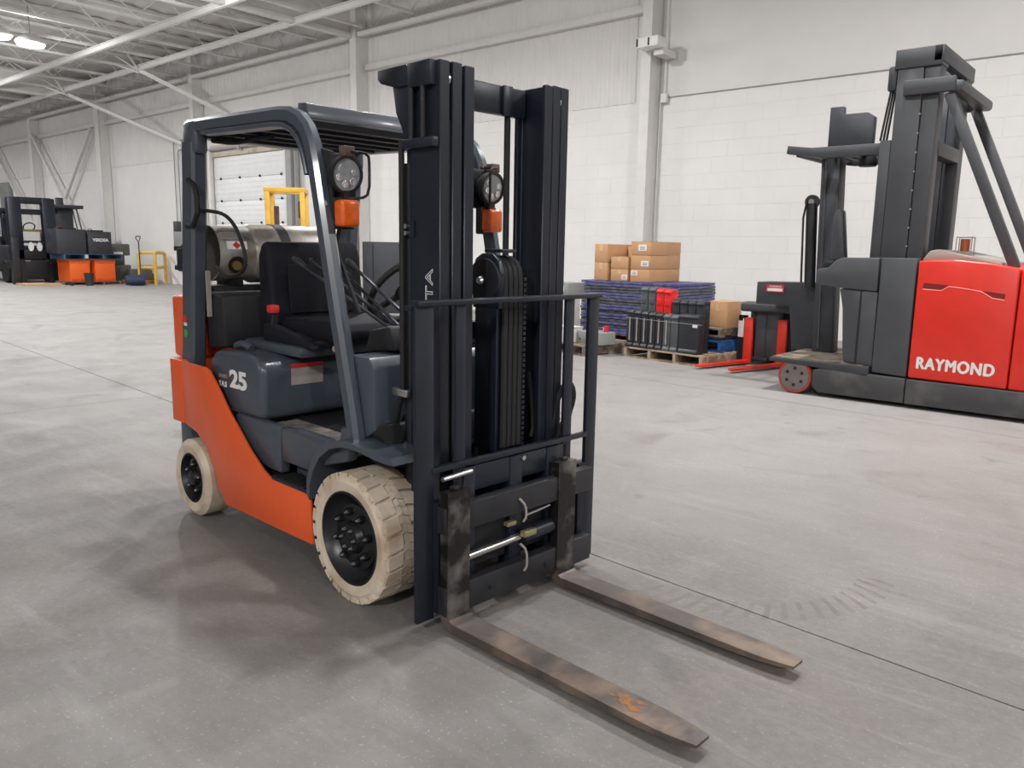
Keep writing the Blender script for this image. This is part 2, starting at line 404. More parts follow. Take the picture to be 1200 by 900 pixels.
# roof joists and beams
for k in range(18):
    x = -11.9 - 1.85 * k
    b = MB(); b.box((x - .05, -15.8, 6.66), (x + .05, 10.6, 6.72)); b.box((x - .06, -15.8, 7.34), (x + .06, 10.9, 7.41))
    n = 36; st = 26.0 / n
    for i in range(n):
        za, zb = (6.71, 7.35) if i % 2 else (7.35, 6.71)
        b.bar((x, -15.6 + i * st, za), (x, -15.6 + (i + 1) * st, zb), .022, .022)
    tag(b.build('roof_joist', whitesteel), 'white open web steel joist crossing under the roof deck', 'joist', 'roof joists', 'structure')
for y, lab in ((7.25, 'long white steel roof beam farther from the wall, carrying the hanger rods'), (9.0, 'long white steel roof beam nearer the wall'), (3.2, 'long white steel roof beam out above the floor')):
    b = MB().box((-60, y - .055, 6.585), (15, y + .055, 6.605)); b.box((-60, y - .012, 6.48), (15, y + .012, 6.585)); b.box((-60, y - .045, 6.465), (15, y + .045, 6.48))
    tag(b.build('roof_beam', whitesteel), lab, 'beam', kind='structure')
for x, lab in ((-14.25, 'white cross beam meeting the column left of the black mast'), (-29.5, 'white cross beam meeting the column above the battery cases')):
    b = MB().box((x - .09, -15.8, 6.5), (x + .09, 10.66, 6.62), bev=.01); b.box((x - .02, -15.8, 6.62), (x + .02, 10.66, 7.3))
    tag(b.build('roof_beam', whitesteel), lab, 'beam', kind='structure')
for p, q, lab in (((-28.0, 9.1, 6.46), (-23.3, 10.9, 4.6), 'white diagonal brace running down to the wall beside the guard'), ((-22.2, 9.05, 6.46), (-20.6, 10.9, 5.3), 'white diagonal brace running behind the guard roof'),
                  ((-36.3, 10.7, 6.0), (-31.6, 10.7, 1.6), 'wall brace falling to the right in the far braced bay'), ((-30.3, 10.78, 5.7), (-34.2, 10.78, 2.4), 'wall brace falling to the left in the far braced bay'), ((-41.5, 10.7, 6.0), (-37.6, 10.7, 2.6), 'wall brace at the left edge of the picture')):
    tag(MB().bar(p, q, .11, .11).build('wall_brace', whitesteel), lab, 'brace', kind='structure')
for x in (-27.8, -22.2):
    b = MB(); b.bar((x, 9.0, 6.46), (x - .15, 7.25, 7.3), .03, .03); b.bar((x, 9.0, 6.46), (x + .5, 8.1, 7.3), .04, .04); b.bar((x, 9.0, 6.4), (x - 1.0, 8.6, 6.75), .05, .05)
    tag(b.build('beam_hanger', whitesteel), 'white V hanger tying the inner roof beam to the deck, %s' % ('left one of two' if x < -25 else 'right one of two'), 'hanger', kind='structure')
# high bay lamps
def lamp(x, y, watts, lab):
    t = thing('high_bay_lamp', lab, 'ceiling lamp', (x, y, LAMP_Z), group='high bay lamps')
    MB().lathe([(.08, .22), (.14, .2), (.34, .06), (.36, 0), (.33, -.02)], (0, 0, 0), (0, 0, 1), 28).build('housing', whitesteel, t)
    MB().lathe([(.325, 0), (.30, -.045), (.18, -.075), (.01, -.085)], (0, 0, -.02), (0, 0, 1), 28).build('lens', lampm, t, ang=60)
    MB().cyl((0, 0, .2), (0, 0, 7.42 - LAMP_Z), .012, seg=8).build('hanger_rod', greysteel, t)
    ld = bpy.data.lights.new('lamp_light', 'AREA'); ld.shape = 'DISK'; ld.size = .26; ld.energy = watts; ld.color = (1.0, .992, .985); ld.spread = math.radians(170)
    lo = bpy.data.objects.new('lamp_light', ld); C.objects.link(lo); lo.parent = t; lo.location = (0, 0, -.13)
    ld = bpy.data.lights.new('lamp_glow', 'POINT'); ld.shadow_soft_size = .12; ld.energy = watts * .5; ld.color = (1.0, .992, .985)      # the domed lens also spreads light sideways
    lo = bpy.data.objects.new('lamp_glow', ld); C.objects.link(lo); lo.parent = t; lo.location = (0, 0, -.26)
LAMP_LABELS = ['round high bay lamp over the front of the orange forklift', 'round high bay lamp over the rear of the orange forklift', 'round high bay lamp far right of the fork tips', 'round high bay lamp over the open floor left of the orange forklift',
    'round high bay lamp over the open floor before the dock door', 'round high bay lamp over the open floor before the orange tubs', 'round high bay lamp beyond the rear end of the red reach truck', 'round high bay lamp right above the red reach truck',
    'round high bay lamp above the cartons and sheet stack', 'round high bay lamp above the yellow-guarded machine', 'glowing round high bay lamp hanging at the top left of the picture', 'round high bay lamp above the orange tubs',
    'round high bay lamp above the far braced wall bay', 'round high bay lamp in the farthest bay of the hall', 'added round fill lamp behind the camera to its left', 'added round fill lamp straight behind the camera', 'added round fill lamp behind the camera to its right']
for (x, y, watts), lab in zip(LAMPS, LAMP_LABELS):
    lamp(x, y, watts, lab)
lamp(-20.45, 4.75, 80, 'second glowing lamp cut by the left picture edge')
b = MB().bar((-20.66, 5.46, 6.64), (-20.49, 4.89, 6.64), .04, .04)
tag(b.build('lamp_crossbar', whitesteel), 'white bar joining the two glowing lamps at top left', 'bar')

# dock door
d = thing('door_1', 'white sectional dock door seen through the overhead guard', 'door', ((DOOR[0] + DOOR[1]) / 2, 11.08, 0), kind='structure')
dw = DOOR[1] - DOOR[0]
sec_me = MB().box((-dw / 2, -.03, .004), (dw / 2, .03, .683), bev=.008)
for z in (.13, .27, .41, .55): sec_me.box((-dw / 2 + .02, -.037, z - .018), (dw / 2 - .02, -.028, z + .018))
sec_me = sec_me.mesh('door_section', doorm)
bolt_me = MB().cyl((0, 0, 0), (0, -.03, 0), .035, seg=8).mesh('hinge_bolt', black2)
for k in range(6):
    s = link('door_section', sec_me, d, (0, 0, .687 * k))
    for j in range(4): link('hinge_bolt', bolt_me, s, (-dw / 2 + .45 + j * 1.12, -.035, .01))
MB().box((-dw / 2 - .05, -.1, DOOR[2]), (dw / 2 + .05, .05, DOOR[2] + .36), bev=.01).build('door_header', lintel, d)
for s in (-1, 1):
    MB().box((s * dw / 2 - .06, -.2, 0), (s * dw / 2 + .06, -.08, DOOR[2] + .2), bev=.01).build('door_track', whitesteel, d)
MB().cyl((-dw / 2, -.16, DOOR[2] + .22), (dw / 2, -.16, DOOR[2] + .22), .05, seg=10).build('spring_shaft', greysteel, d)
b = MB().box((-17.35, 10.72, 0), (-17.1, 10.9, 4.6)); b.box((-17.05, 10.8, 0), (-16.98, 10.9, 4.4))
tag(b.build('door_post', greysteel), 'grey steel post right of the dock door', 'post', kind='structure')
for p in ((-18.3, 4.55), (-20.0, 4.55)):
    MB().box((p[0] - .06 + 19.72, -.25, p[1] - .3), (p[0] + .06 + 19.72, -.12, p[1] + .05)).build('header_bracket', greysteel, d)

# ================================================================== HERO FORKLIFT (built along +X, fork side)
F = thing('forklift', 'orange and slate grey forklift with tall black mast, standing alone in the foreground', 'forklift', (0, 0, 0), -.0638)
def both(fn):
    for s in (-1, 1): fn(s)
def ysl(s, a, b):
    """y span at distance a..b from the middle on side s (-1 is the camera side)"""
    return (s * a, s * b) if s > 0 else (-b, -a)
# orange skirts
sk = [(-1.49, .815), (-1.22, .812), (-1.19, .805), (-1.08, .71), (-1.0, .63), (-.80, .475), (-.685, .405), (-.61, .377), (-.305, .378), (-.285, .35), (-.27, .16), (-1.06, .145), (-1.145, .212), (-1.185, .30), (-1.265, .408), (-1.36, .458), (-1.49, .482)]
def f(s):
    y = ysl(s, .512, .53)
    MB().prism(sk, 'y', y[0], y[1], bev=.008).build('side_skirt', orange, F)
both(f)
# counterweight: lower tail, upper rounded block
MB().prism([(-1.495, -.53), (-1.495, .53), (-1.64, .53), (-1.70, .47), (-1.70, -.47), (-1.64, -.53)], 'z', .482, .815, bev=.006).build('counterweight', orange, F)
MB().prism([(-1.53, -.488), (-1.53, .488), (-1.675, .488), (-1.735, .42), (-1.735, -.42), (-1.675, -.488)], 'z', .82, 1.145, bev=.022, seg=3).build('counterweight_top', orange, F)
MB().prism([(-1.5, -.5), (-1.5, .5), (-1.62, .5), (-1.65, .44), (-1.65, -.44), (-1.62, -.5)], 'z', .16, .48, bev=.01).build('tail_guard', slate, F)
# dark chassis between the wheels
b = MB().box((-1.4, -.30, .15), (.16, .30, .60)); b.box((-1.06, -.50, .17), (-.3, .50, .37))
b.build('chassis', black2, F)
# engine hood with the number
hood = MB().prism([(-1.27, .60), (-1.27, .86), (-1.20, .90), (-.98, .915), (-.80, .90), (-.74, .86), (-.75, .61)], 'y', -.485, .485, bev=.045, seg=4).build('engine_hood', slate, F)
text('lettering', '25', .115, whitem, hood, (-.965, -.4872, .772), (PI / 2, 0, 0), offset=.0045, sx=1.5)
text('lettering', 'S.A.S', .036, whitem, hood, (-1.125, -.4872, .738), (PI / 2, 0, 0), offset=.001, sx=1.1)
text('lettering', 'SERIES', .026, greyp, hood, (-1.12, -.4872, .778), (PI / 2, 0, 0), sx=1.2)
st = MB().box((-.7435, -.335, .765), (-.7395, -.165, .845), rot=(0, .05, 0)).build('warning_label', greyp, hood); st['label'] = 'pale grey sticker on the hood front'
MB().box((-.741, -.335, .846), (-.737, -.165, .866), rot=(0, .05, 0)).build('label_strip', redp, hood)
MB().prism([(-1.42, .88), (-1.42, 1.16), (-1.24, 1.16), (-1.22, .90)], 'y', -.42, .42, bev=.02).build('engine_cover_rear', black2, F)
MB().cyl((-1.36, -.43, 1.165), (-1.36, .43, 1.165), .012, seg=10).build('cover_rail', chrome, F)
MB().box((-1.15, -.36, .905), (-.62, .34, .955), bev=.02).build('seat_deck', slate, F)
MB().tube([(-1.1, -.42, .925), (-1.02, -.43, .945), (-.95, -.42, .925)], .018, smooth=1).build('hood_latch', slate, F)
# floor, side panels, step
MB().box((-.76, -.43, .57), (-.08, .43, .595)).build('floor_plate', mats_floor, F)
def f(s):
    y = ysl(s, .44, .49)
    MB().prism([(-1.0, .45), (-1.0, .615), (-.85, .615), (-.585, .615), (-.585, .40), (-.70, .40)], 'y', y[0], y[1], bev=.012).build('side_panel', slate, F)
    MB().prism([(-.578, .46), (-.578, .615), (-.45, .625), (-.22, .625), (-.13, .60), (-.10, .70), (-.03, .70), (-.06, .56), (-.26, .50), (-.30, .46)], 'y', y[0], y[1], bev=.012).build('side_panel', slate, F)
    y2 = ysl(s, .30, .40)
    MB().box((-.60, y2[0], .36), (-.26, y2[1], .50)).build('step_riser', slate, F)
    y3 = ysl(s, .30, .525)
    stp = MB().box((-.66, y3[0], .362), (-.29, y3[1], .378)).build('step_tread', slate, F)
    for k in range(6):
        xx = -.63 + k * .058
        MB().box((xx, y3[0] + .02, .378), (xx + .034, y3[1] - .02, .388)).build('tread_strip', rubber, stp)
both(f)
# fenders
def f(s):
    y = ysl(s, .28, .535)
    ctr = (.03, .2665)
    pth = [(-.30, .385), (-.295, .45), (-.265, .52), (-.215, .585), (-.14, .635), (-.05, .66), (.06, .662), (.16, .652), (.24, .648), (.285, .652)]
    if s > 0: pth = pth[:-2]
    up = [(x, z) for x, z in pth]; dn = [(x + .022, z - .024) for x, z in pth[::-1]]
    MB().prism(up + dn, 'y', y[0], y[1]).build('fender', slate, F)
    y = ysl(s, .26, .28)
    MB().box((-.30, y[0], .12), (.30, y[1], .65)).build('wheel_well', black2, F)
both(f)
# cowl and dash
MB().prism([(-.12, .60), (-.11, .985), (.02, .985), (.05, .95), (.06, .70)], 'y', -.435, .435, bev=.006).build('front_cowl', slate, F)
MB().prism([(-.03, .55), (-.02, .72), (.08, .72), (.12, .55)], 'y', -.40, .40, bev=.01).build('lower_cowl', black2, F)
MB().prism([(-.20, .98), (-.17, 1.07), (-.03, 1.10), (.02, 1.0)], 'y', -.30, .38, bev=.015).build('dash_panel', black2, F)
MB().cyl((.02, -.38, .69), (.13, -.40, .69), .045).build('brake_reservoir', rubber, F)
# steering wheel
col = MB().cyl((-.06, .02, 1.0), (-.30, .02, 1.21), .03).build('steering_column', black2, F)
n_ = Vector((-.24, 0, .21)).normalized(); cx = Vector((-.31, .02, 1.22)); u_ = Vector((0, 1, 0)); v_ = n_.cross(u_)
b = MB().tube([cx + (u_ * math.cos(2 * PI * k / 36) + v_ * math.sin(2 * PI * k / 36)) * .19 for k in range(36)], .015, seg=8, closed=True)
swh = b.build('steering_wheel', rubber, F)
b = MB().lathe([(.06, -.02), (.065, .005), (.05, .02), (.02, .028)], cx, n_, 20)
for k in (0.3, 2.4, 4.5): b.bar(cx, cx + (u_ * math.cos(k) + v_ * math.sin(k)) * .185, .03, .014, up=tuple(n_))
b.build('wheel_hub', rubber, swh)
# control levers
for tip, base in (((-.62, -.36, 1.345), (-.12, -.20, 1.06)), ((-.60, -.285, 1.34), (-.12, -.16, 1.06)), ((-.46, -.19, 1.34), (-.10, -.17, 1.14)), ((-.48, -.20, 1.29), (-.11, -.19, 1.09))):
    tip, base = Vector(tip), Vector(base)
    lv = MB().tube([base - Vector((-.03, 0, .10)), base, base.lerp(tip, .5), tip], .008, seg=8).build('control_lever', black, F)
    dd = (tip - base).normalized()
    MB().lathe([(.008, -.06), (.014, -.04), (.017, 0), (.012, .02), (.003, .028)], tip, dd, 12).build('lever_knob', black2, lv)
b = MB().box((-.16, -.26, .98), (-.04, -.12, 1.03), bev=.01).build('lever_boot', rubber, F)
# seat
def cushion(pts, y0, y1, bev): return MB().prism(pts, 'y', y0, y1, bev=bev, seg=4)
cushion([(-1.02, .97), (-1.02, 1.06), (-.55, 1.075), (-.47, 1.06), (-.45, 1.01), (-.50, .97)], -.25, .25, .028).build('seat_cushion', seatm, F)
bk = cushion([(-1.04, 1.02), (-.96, 1.02), (-.985, 1.15), (-1.005, 1.36), (-1.03, 1.43), (-1.08, 1.43), (-1.12, 1.36), (-1.12, 1.1)], -.285, .25, .032).build('seat_backrest', seatm, F)
cushion([(-.972, 1.08), (-.955, 1.08), (-.975, 1.32), (-.99, 1.32)], -.20, .17, .006).build('backrest_insert', seatm, bk)
MB().box((-1.0, -.32, .95), (-.58, .30, .985), bev=.015).build('seat_base', black2, F)
MB().prism([(-1.0, .95), (-1.0, 1.04), (-.6, .99), (-.55, .95)], 'y', -.335, -.27, bev=.012).build('seat_bolster', seatm, F)
bl = MB().bar((-.96, -.315, .93), (-.93, -.30, 1.10), .035, .012).build('seat_belt_stalk', rubber, F)
MB().box((-.955, -.335, 1.09), (-.905, -.29, 1.13), bev=.008).build('belt_buckle', redp, bl)
MB().tube([(-.42, -.30, .965), (-.36, -.30, .985), (-.32, -.29, .96)], .017, smooth=1).build('seat_adjuster', greyp, F)
# overhead guard: right and left bent frames, header, roof
def f(s):
    yc = s * .455
    rear = [(-1.52, yc, .79), (-1.50, yc, .88), (-1.40, yc, 1.72), (-1.385, yc, 1.90)]
    g = MB().sweep(rear, rrect(.13, .08, .014), (0, 1, 0)); g.box((-1.445, yc - .035, 1.84), (-1.30, yc + .035, 2.0), bev=.02)
    gl = g.build('guard_leg', slate, F)
    MB().sweep([(-1.455, yc, .85), (-1.335, yc, 1.88)], rrect(.022, .05, .006), (0, 1, 0)).build('leg_rib', slate, gl)
    top = [(-1.42, yc, 1.972), (-1.2, yc, 1.967), (-.55, yc, 1.945), (-.46, yc, 1.935), (-.395, yc, 1.91), (-.345, yc, 1.87), (-.31, yc, 1.81), (-.285, yc, 1.73), (-.17, yc, 1.22), (-.055, yc, .74), (-.035, yc, .64)]
    tp = MB().sweep(top, rrect(.072, .06, .016), (0, 1, 0)).build('guard_rail', slate, F)
    MB().sweep([(p[0] - .03, p[1] + s * -.0, p[2] - .036) for p in top[1:8]], rrect(.02, .075, .005), (0, 1, 0)).build('rail_lip', slate, tp)
both(f)
MB().prism([(-.47, 1.93), (-.47, 1.992), (-.40, 1.985), (-.385, 1.925)], 'y', -.425, .425, bev=.004).build('guard_header', slate, F)
roof = MB().box((-1.36, -.43, 1.955), (-.53, .43, 1.985), bev=.008).build('guard_roof', slate, F)
for k in range(6): MB().box((-1.28 + k * .14, -.43, 1.915), (-1.255 + k * .145, .43, 1.955)).build('roof_bar', black2, roof)
MB().box((-1.42, -.43, 1.92), (-1.33, .43, 1.99), bev=.012).build('roof_rear_bar', slate, F)
MB().tube([(-1.30, -.40, 1.91), (-1.15, -.36, 1.89), (-1.0, -.33, 1.905), (-.9, -.30, 1.91)], .012, smooth=2).build('roof_cable', rubber, F)
MB().tube([(-1.37, -.50, 1.72), (-1.31, -.50, 1.69), (-1.285, -.50, 1.64), (-1.285, -.50, 1.56), (-1.34, -.50, 1.50), (-1.41, -.50, 1.50)], .013, seg=8).build('grab_handle', rubber, F)
MB().box((-1.61, -.48, 1.27), (-1.50, -.42, 1.39), bev=.01).build('tank_latch', black2, F)
b = MB().box((-1.66, -.47, 1.375), (-1.52, -.42, 1.40), bev=.004); b.box((-1.66, -.47, 1.275), (-1.52, -.42, 1.30), bev=.004); b.box((-1.60, -.46, 1.24), (-1.54, -.40, 1.41), bev=.01); b.build('tank_latch_arm', black2, F)
for z, m_ in ((1.03, redp), (.955, greenp)):
    dc = MB().cyl((-1.497, -.4955, z), (-1.497, -.499, z), .021, seg=20).build('decal', m_, F); dc['label'] = 'small round %s decal' % ('red' if m_ is redp else 'green')
MB().box((-1.512, -.499, .995), (-1.482, -.4955, 1.012)).build('decal', whitem, F)
# LP gas tank on its cradle
tk = MB().lathe([(.02, -.02), (.09, -.012), (.135, .01), (.155, .05), (.155, .47), (.135, .52), (.09, .55), (.02, .565)], (-1.47, -.20, 1.365), (0, 1, 0), 40).build('gas_tank', alu, F, ang=50)
MB().lathe([(.142, .03), (.142, -.17), (.135, -.17), (.135, .0)], (-1.47, -.20, 1.365), (0, 1, 0), 40, cap=False).build('tank_collar', alu, tk)
MB().lathe([(.159, .17), (.159, .225)], (-1.47, -.20, 1.365), (0, 1, 0), 40, cap=False).build('tank_strap', black2, tk)
MB().cyl((-1.345, -.285, 1.31), (-1.31, -.295, 1.305), .024, seg=12).build('tank_valve', mat('brass', (150, 126, 70), .35, metal=.8), tk)
MB().lathe([(.045, 0), (.045, .004)], (-1.335, -.285, 1.31), (.93, -.1, -.35), 20).build('valve_cutout', black2, tk)
for a0, a1, y0, y1, m_, nm in ((.55, 1.25, -.36, -.235, greyp, 'tank_label'), (.16, .46, -.335, -.225, whitem, 'tank_label'), (.17, .45, -.305, -.26, redp, 'hazard_diamond')):
    r_ = .1445 if m_ is redp else .1435
    rg = []
    for k in range(7):
        a = a0 + (a1 - a0) * k / 6
        ww = 1 if nm != 'hazard_diamond' else 1 - abs(k - 3) / 3.01
        yc_, hw = (y0 + y1) / 2, (y1 - y0) / 2 * max(ww, .02)
        rg.append([(-1.47 + r_ * math.cos(a), yc_ - hw, 1.365 + r_ * math.sin(a)), (-1.47 + r_ * math.cos(a), yc_ + hw, 1.365 + r_ * math.sin(a))])
    MB().loops(rg, closed=False, cap=False).build(nm, m_, tk)
for k in range(5):
    a = .66 + .11 * k
    MB().bar((-1.47 + .1447 * math.cos(a), -.345, 1.365 + .1447 * math.sin(a)), (-1.47 + .1447 * math.cos(a), -.25 - .012 * (k % 2), 1.365 + .1447 * math.sin(a)), .006, .0015).build('label_line', charc2, tk)
b = MB().box((-1.58, -.40, 1.17), (-1.36, .40, 1.20), bev=.008)
for y in (-.25, .28): b.box((-1.58, y - .03, 1.13), (-1.40, y + .03, 1.23))
b.build('tank_cradle', black2, F)
MB().tube([(-1.34, -.46, 1.575), (-1.28, -.45, 1.573), (-1.136, -.44, 1.558), (-1.036, -.44, 1.509), (-.975, -.44, 1.438), (-.932, -.44, 1.36), (-.946, -.44, 1.297), (-1.05, -.44, 1.262), (-1.2, -.42, 1.262), (-1.34, -.39, 1.30)], .009, smooth=2).build('gas_hose', rubber, F)
MB().box((-1.355, -.445, 1.05), (-1.34, -.425, 1.28)).build('cradle_post', greyp, F)
# wheels
def tyre(R, w, r_in, lugs):
    b = MB(); g = R - (.014 if lugs else 0)
    b.lathe([(r_in, 0), (r_in + .012, -.004), (R * .86, -.006), (R * .94, .004), (g, .016), (g, w - .016), (R * .94, w - .004), (R * .86, w + .006), (r_in + .012, w + .004), (r_in, w)], (0, 0, 0), (0, 1, 0), 72, cap=False)
    if lugs:
        def lug(a0, a1, y0, y1, r0, r1, sk=0):
            ps = []
            for y, a_off in ((y0, 0), (y1, sk)):
                for r in (r0, r1):
                    for a in (a0, a1): ps.append((r * math.cos(a + a_off), y, r * math.sin(a + a_off)))
            v = [b.bm.verts.new(p) for p in ps]
            fs = [b.bm.faces.new([v[i] for i in q]) for q in ((0, 1, 3, 2), (4, 6, 7, 5), (0, 4, 5, 1), (2, 3, 7, 6), (0, 2, 6, 4), (1, 5, 7, 3))]
            bmesh.ops.recalc_face_normals(b.bm, faces=fs)
        n = 24; st = 2 * PI / n
        for k in range(n):
            a = k * st
            lug(a + .02, a + st - .035, .002, w * .36, R - .03, R, .05)
            lug(a + .02 + st / 2, a + st - .035 + st / 2, w * .64, w - .002, R - .03, R, -.05)
            lug(a + .005, a + st / 2 - .005, w * .375, w * .49, R - .03, R, .03)
            lug(a + .005 + st / 2, a + st - .005, w * .385, w * .49, R - .03, R - .002, .03)
            lug(a + .005, a + st / 2 - .005, w * .50, w * .625, R - .03, R, -.03)
            lug(a + .005 + st / 2, a + st - .005, w * .50, w * .615, R - .03, R - .002, -.03)
            lug(a + .06, a + st - .075, -.002, .014, R * .90, R - .006)
    return b
def wheel(name, R, w, r_in, x, s, y_out, lugs):
    # the mesh is built with its outer face at y=0 facing -y, then turned for the far side
    b = MB()
    b.lathe([(r_in + .004, .0), (r_in - .006, -.004), (r_in - .014, .012), (r_in * .80, .05), (r_in * .74, .055), (r_in * .70, .035), (r_in * .36, .025), (r_in * .30, .0), (r_in * .16, -.006), (.004, -.006), (.004, .1), (r_in, .1), (r_in + .004, .09)], (0, 0, 0), (0, 1, 0), 40, cap=False)
    rim = b.build(name, rimm, F)
    rim.location = (x, s * y_out, R); rim.rotation_euler = (0, 0, 0 if s < 0 else PI)
    link('tyre', tyre(R, w, r_in, lugs).mesh('tyre', tan, ang=25), rim)
    nut = MB().lathe([(.016, .04), (.016, .012), (.011, .0), (.004, -.006)], (0, 0, 0), (0, 1, 0), 6).mesh('wheel_nut', rimm)
    n = 8 if lugs else 5
    for k in range(n):
        a = 2 * PI * k / n + .2; rr = r_in * .55
        link('wheel_nut', nut, rim, (rr * math.cos(a), 0, rr * math.sin(a)))
    if lugs:
        for k in range(6):
            a = 2 * PI * k / 6; rr = r_in * .22
            link('hub_bolt', nut, rim, (rr * math.cos(a), -.012, rr * math.sin(a)))
both(lambda s: wheel('front_wheel', .2667, .20, .190, 0, s, .53, True))
both(lambda s: wheel('rear_wheel', .2035, .15, .130, -1.435, s, .535, False))
# mast: six nested channel rails, cylinders, chains, cross members
b = MB()
b.prism([(-.20, 1.935), (.20, 1.935), (.20, 2.045), (-.20, 2.045)], 'x', .20, .235, bev=.006)
mast = b.build('mast', black, F)
MB().box((.236, .06, 1.93), (.25, .11, 2.045), bev=.003).build('mast_bracket', black, mast)
MB().box((.17, -.32, .30), (.21, .32, .42)).build('mast_crossmember', black, mast)
MB().box((.17, -.32, 1.05), (.20, .32, 1.12)).build('mast_crossmember', black, mast)
def channel(y_out, s, x0, x1, fl_w, z0, z1, name='mast_rail'):
    y = lambda d: s * (y_out - d)
    pr = [(x0, y(0)), (x1, y(0)), (x1, y(fl_w)), (x1 - .02, y(fl_w)), (x1 - .02, y(.018)), (x0 + .02, y(.018)), (x0 + .02, y(fl_w)), (x0, y(fl_w))]
    return MB().prism(pr, 'z', z0, z1, bev=.003, seg=1).build(name, black, mast)
def f(s):
    channel(.345, s, .165, .340, .045, .05, 2.06)
    channel(.290, s, .172, .345, .045, .09, 2.06)
    channel(.236, s, .180, .350, .046, .09, 2.055)
    for yy in (.300, .246):
        MB().cyl((.30, s * yy - .006, 2.0), (.30, s * yy + .006, 2.0), .038, seg=20).build('mast_roller', chrome, mast)
    for yy in (.300, .246): MB().box((.325, s * yy - .009, .12), (.334, s * yy + .009, 1.86)).build('rail_wear_strip', black2, mast)
    MB().cyl((.135, s * .31, .12), (.135, s * .31, 1.72), .03).build('lift_cylinder', black2, mast)
    MB().cyl((.135, s * .31, 1.72), (.135, s * .31, 1.99), .017).build('cylinder_rod', black2, mast)
    MB().prism([(.0, 2.062), (.0, 2.03), (.02, 2.012), (.10, 1.99), (.20, 1.985), (.20, 2.062)], 'y', *sorted((s * .315, s * .365)), bev=.004).build('hose_guard', black, mast)
    yo = .372 if s < 0 else .347
    MB().box((.19, min(s * .30, s * yo), 1.975), (.318, max(s * .30, s * yo), 2.06), bev=.004).build('crosshead', black, mast)
    MB().prism([(.08, 2.0), (.10, 1.90), (.13, 1.85), (.155, 1.79), (.20, 1.79), (.20, 2.0)], 'y', *sorted((s * .335, s * .355)), bev=.003).build('crosshead_plate', black, mast)
    for xx in (.20, .265): MB().cyl((xx, s * .362, 1.79), (xx, s * .362, 1.98), .011, seg=10).build('chain_anchor', black2, mast)
    if s < 0: MB().box((.158, min(s * .345, s * .375), 1.765), (.335, max(s * .345, s * .375), 1.80), bev=.004).build('anchor_bracket', black, mast)
both(f)
MB().cyl((.138, -.36, .85), (.138, -.36, 1.80), .011, seg=10).build('mast_hose', rubber, mast)
MB().box((.10, -.385, .845), (.19, -.365, .875), bev=.004).build('hose_clamp', chrome, mast)
MB().tube([(.14, -.36, .86), (.10, -.36, .78), (.08, -.35, .70), (.13, -.34, .64)], .012, smooth=2).build('mast_hose', rubber, mast)
for z in (1.49, 1.465): MB().cyl((.158, -.35, z), (.158, -.362, z), .009, seg=10).build('mast_bolt', chrome, mast)
MB().box((.165, -.352, 1.45), (.20, -.344, 1.51)).build('mast_tab', black, mast)
MB().cyl((.225, .105, 1.0), (.225, .105, 1.94), .013, seg=10).build('mast_hose', rubber, mast)
# vertical outline lettering on the outer rail
text('lettering', 'TOYOTA', .058, whitem, mast, (.282, -.3462, 1.150), (PI / 2, -PI / 2, 0), outline=.0011, spacing=1.05, sx=1.5)
# free lift cylinder with sheave head
fc = MB().cyl((.27, .025, .22), (.27, .025, 1.20), .055).build('free_lift_cylinder', black, mast)
b = MB().box((.21, -.05, .60), (.335, -.03, 1.2), bev=.004); b.build('cylinder_cover', black, mast)
sh = MB().prism([(.20, 1.18), (.195, 1.32), (.215, 1.375), (.25, 1.395), (.31, 1.395), (.345, 1.37), (.36, 1.32), (.35, 1.18)], 'y', -.055, -.03, bev=.006).build('sheave_housing', black, mast)
MB().lathe([(.085, 0), (.085, .012), (.07, .016), (.02, .016), (.02, .03), (.004, .03)], (.275, -.054, 1.29), (0, -1, 0), 28).build('sheave_disc', black2, sh)
MB().lathe([(.018, .03), (.012, .04), (.003, .04)], (.275, -.054, 1.29), (0, -1, 0), 12).build('sheave_bolt', chrome, sh)
for k in range(4):
    y = -.016 + k * .028
    MB().tube([(.345, y, .62), (.345, y, 1.28), (.335, y, 1.35), (.28, y, 1.38), (.24, y, 1.36), (.225, y, 1.30), (.22, y, .7)], .0135, smooth=1).build('lift_hose', rubber, mast)
MB().box((.24, -.03, 1.398), (.34, .055, 1.412), bev=.004).build('hose_cap', black, mast)
for y in (.112,):
    ch = MB()
    for k in range(34): ch.box((.318, y - .008, .56 + .022 * k), (.334, y + .008, .574 + .022 * k))
    ch.build('lift_chain', barsteel, mast)['kind'] = 'stuff'
for s in (-1, 1):
    MB().tube([(.30, s * .20, .62), (.30, s * .22, .66), (.28, s * .20, .90)], .012, smooth=1).build('carriage_hose', rubber, mast)
MB().tube([(.33, .29, .62), (.34, .33, .80), (.36, .37, .86), (.40, .37, .80), (.38, .34, .68), (.37, .36, .56)], .012, smooth=2).build('carriage_hose', rubber, mast)
MB().tube([(.36, .30, .58), (.37, .33, .70), (.39, .345, .66), (.37, .36, .55)], .010, smooth=2).build('carriage_hose', rubber, mast)
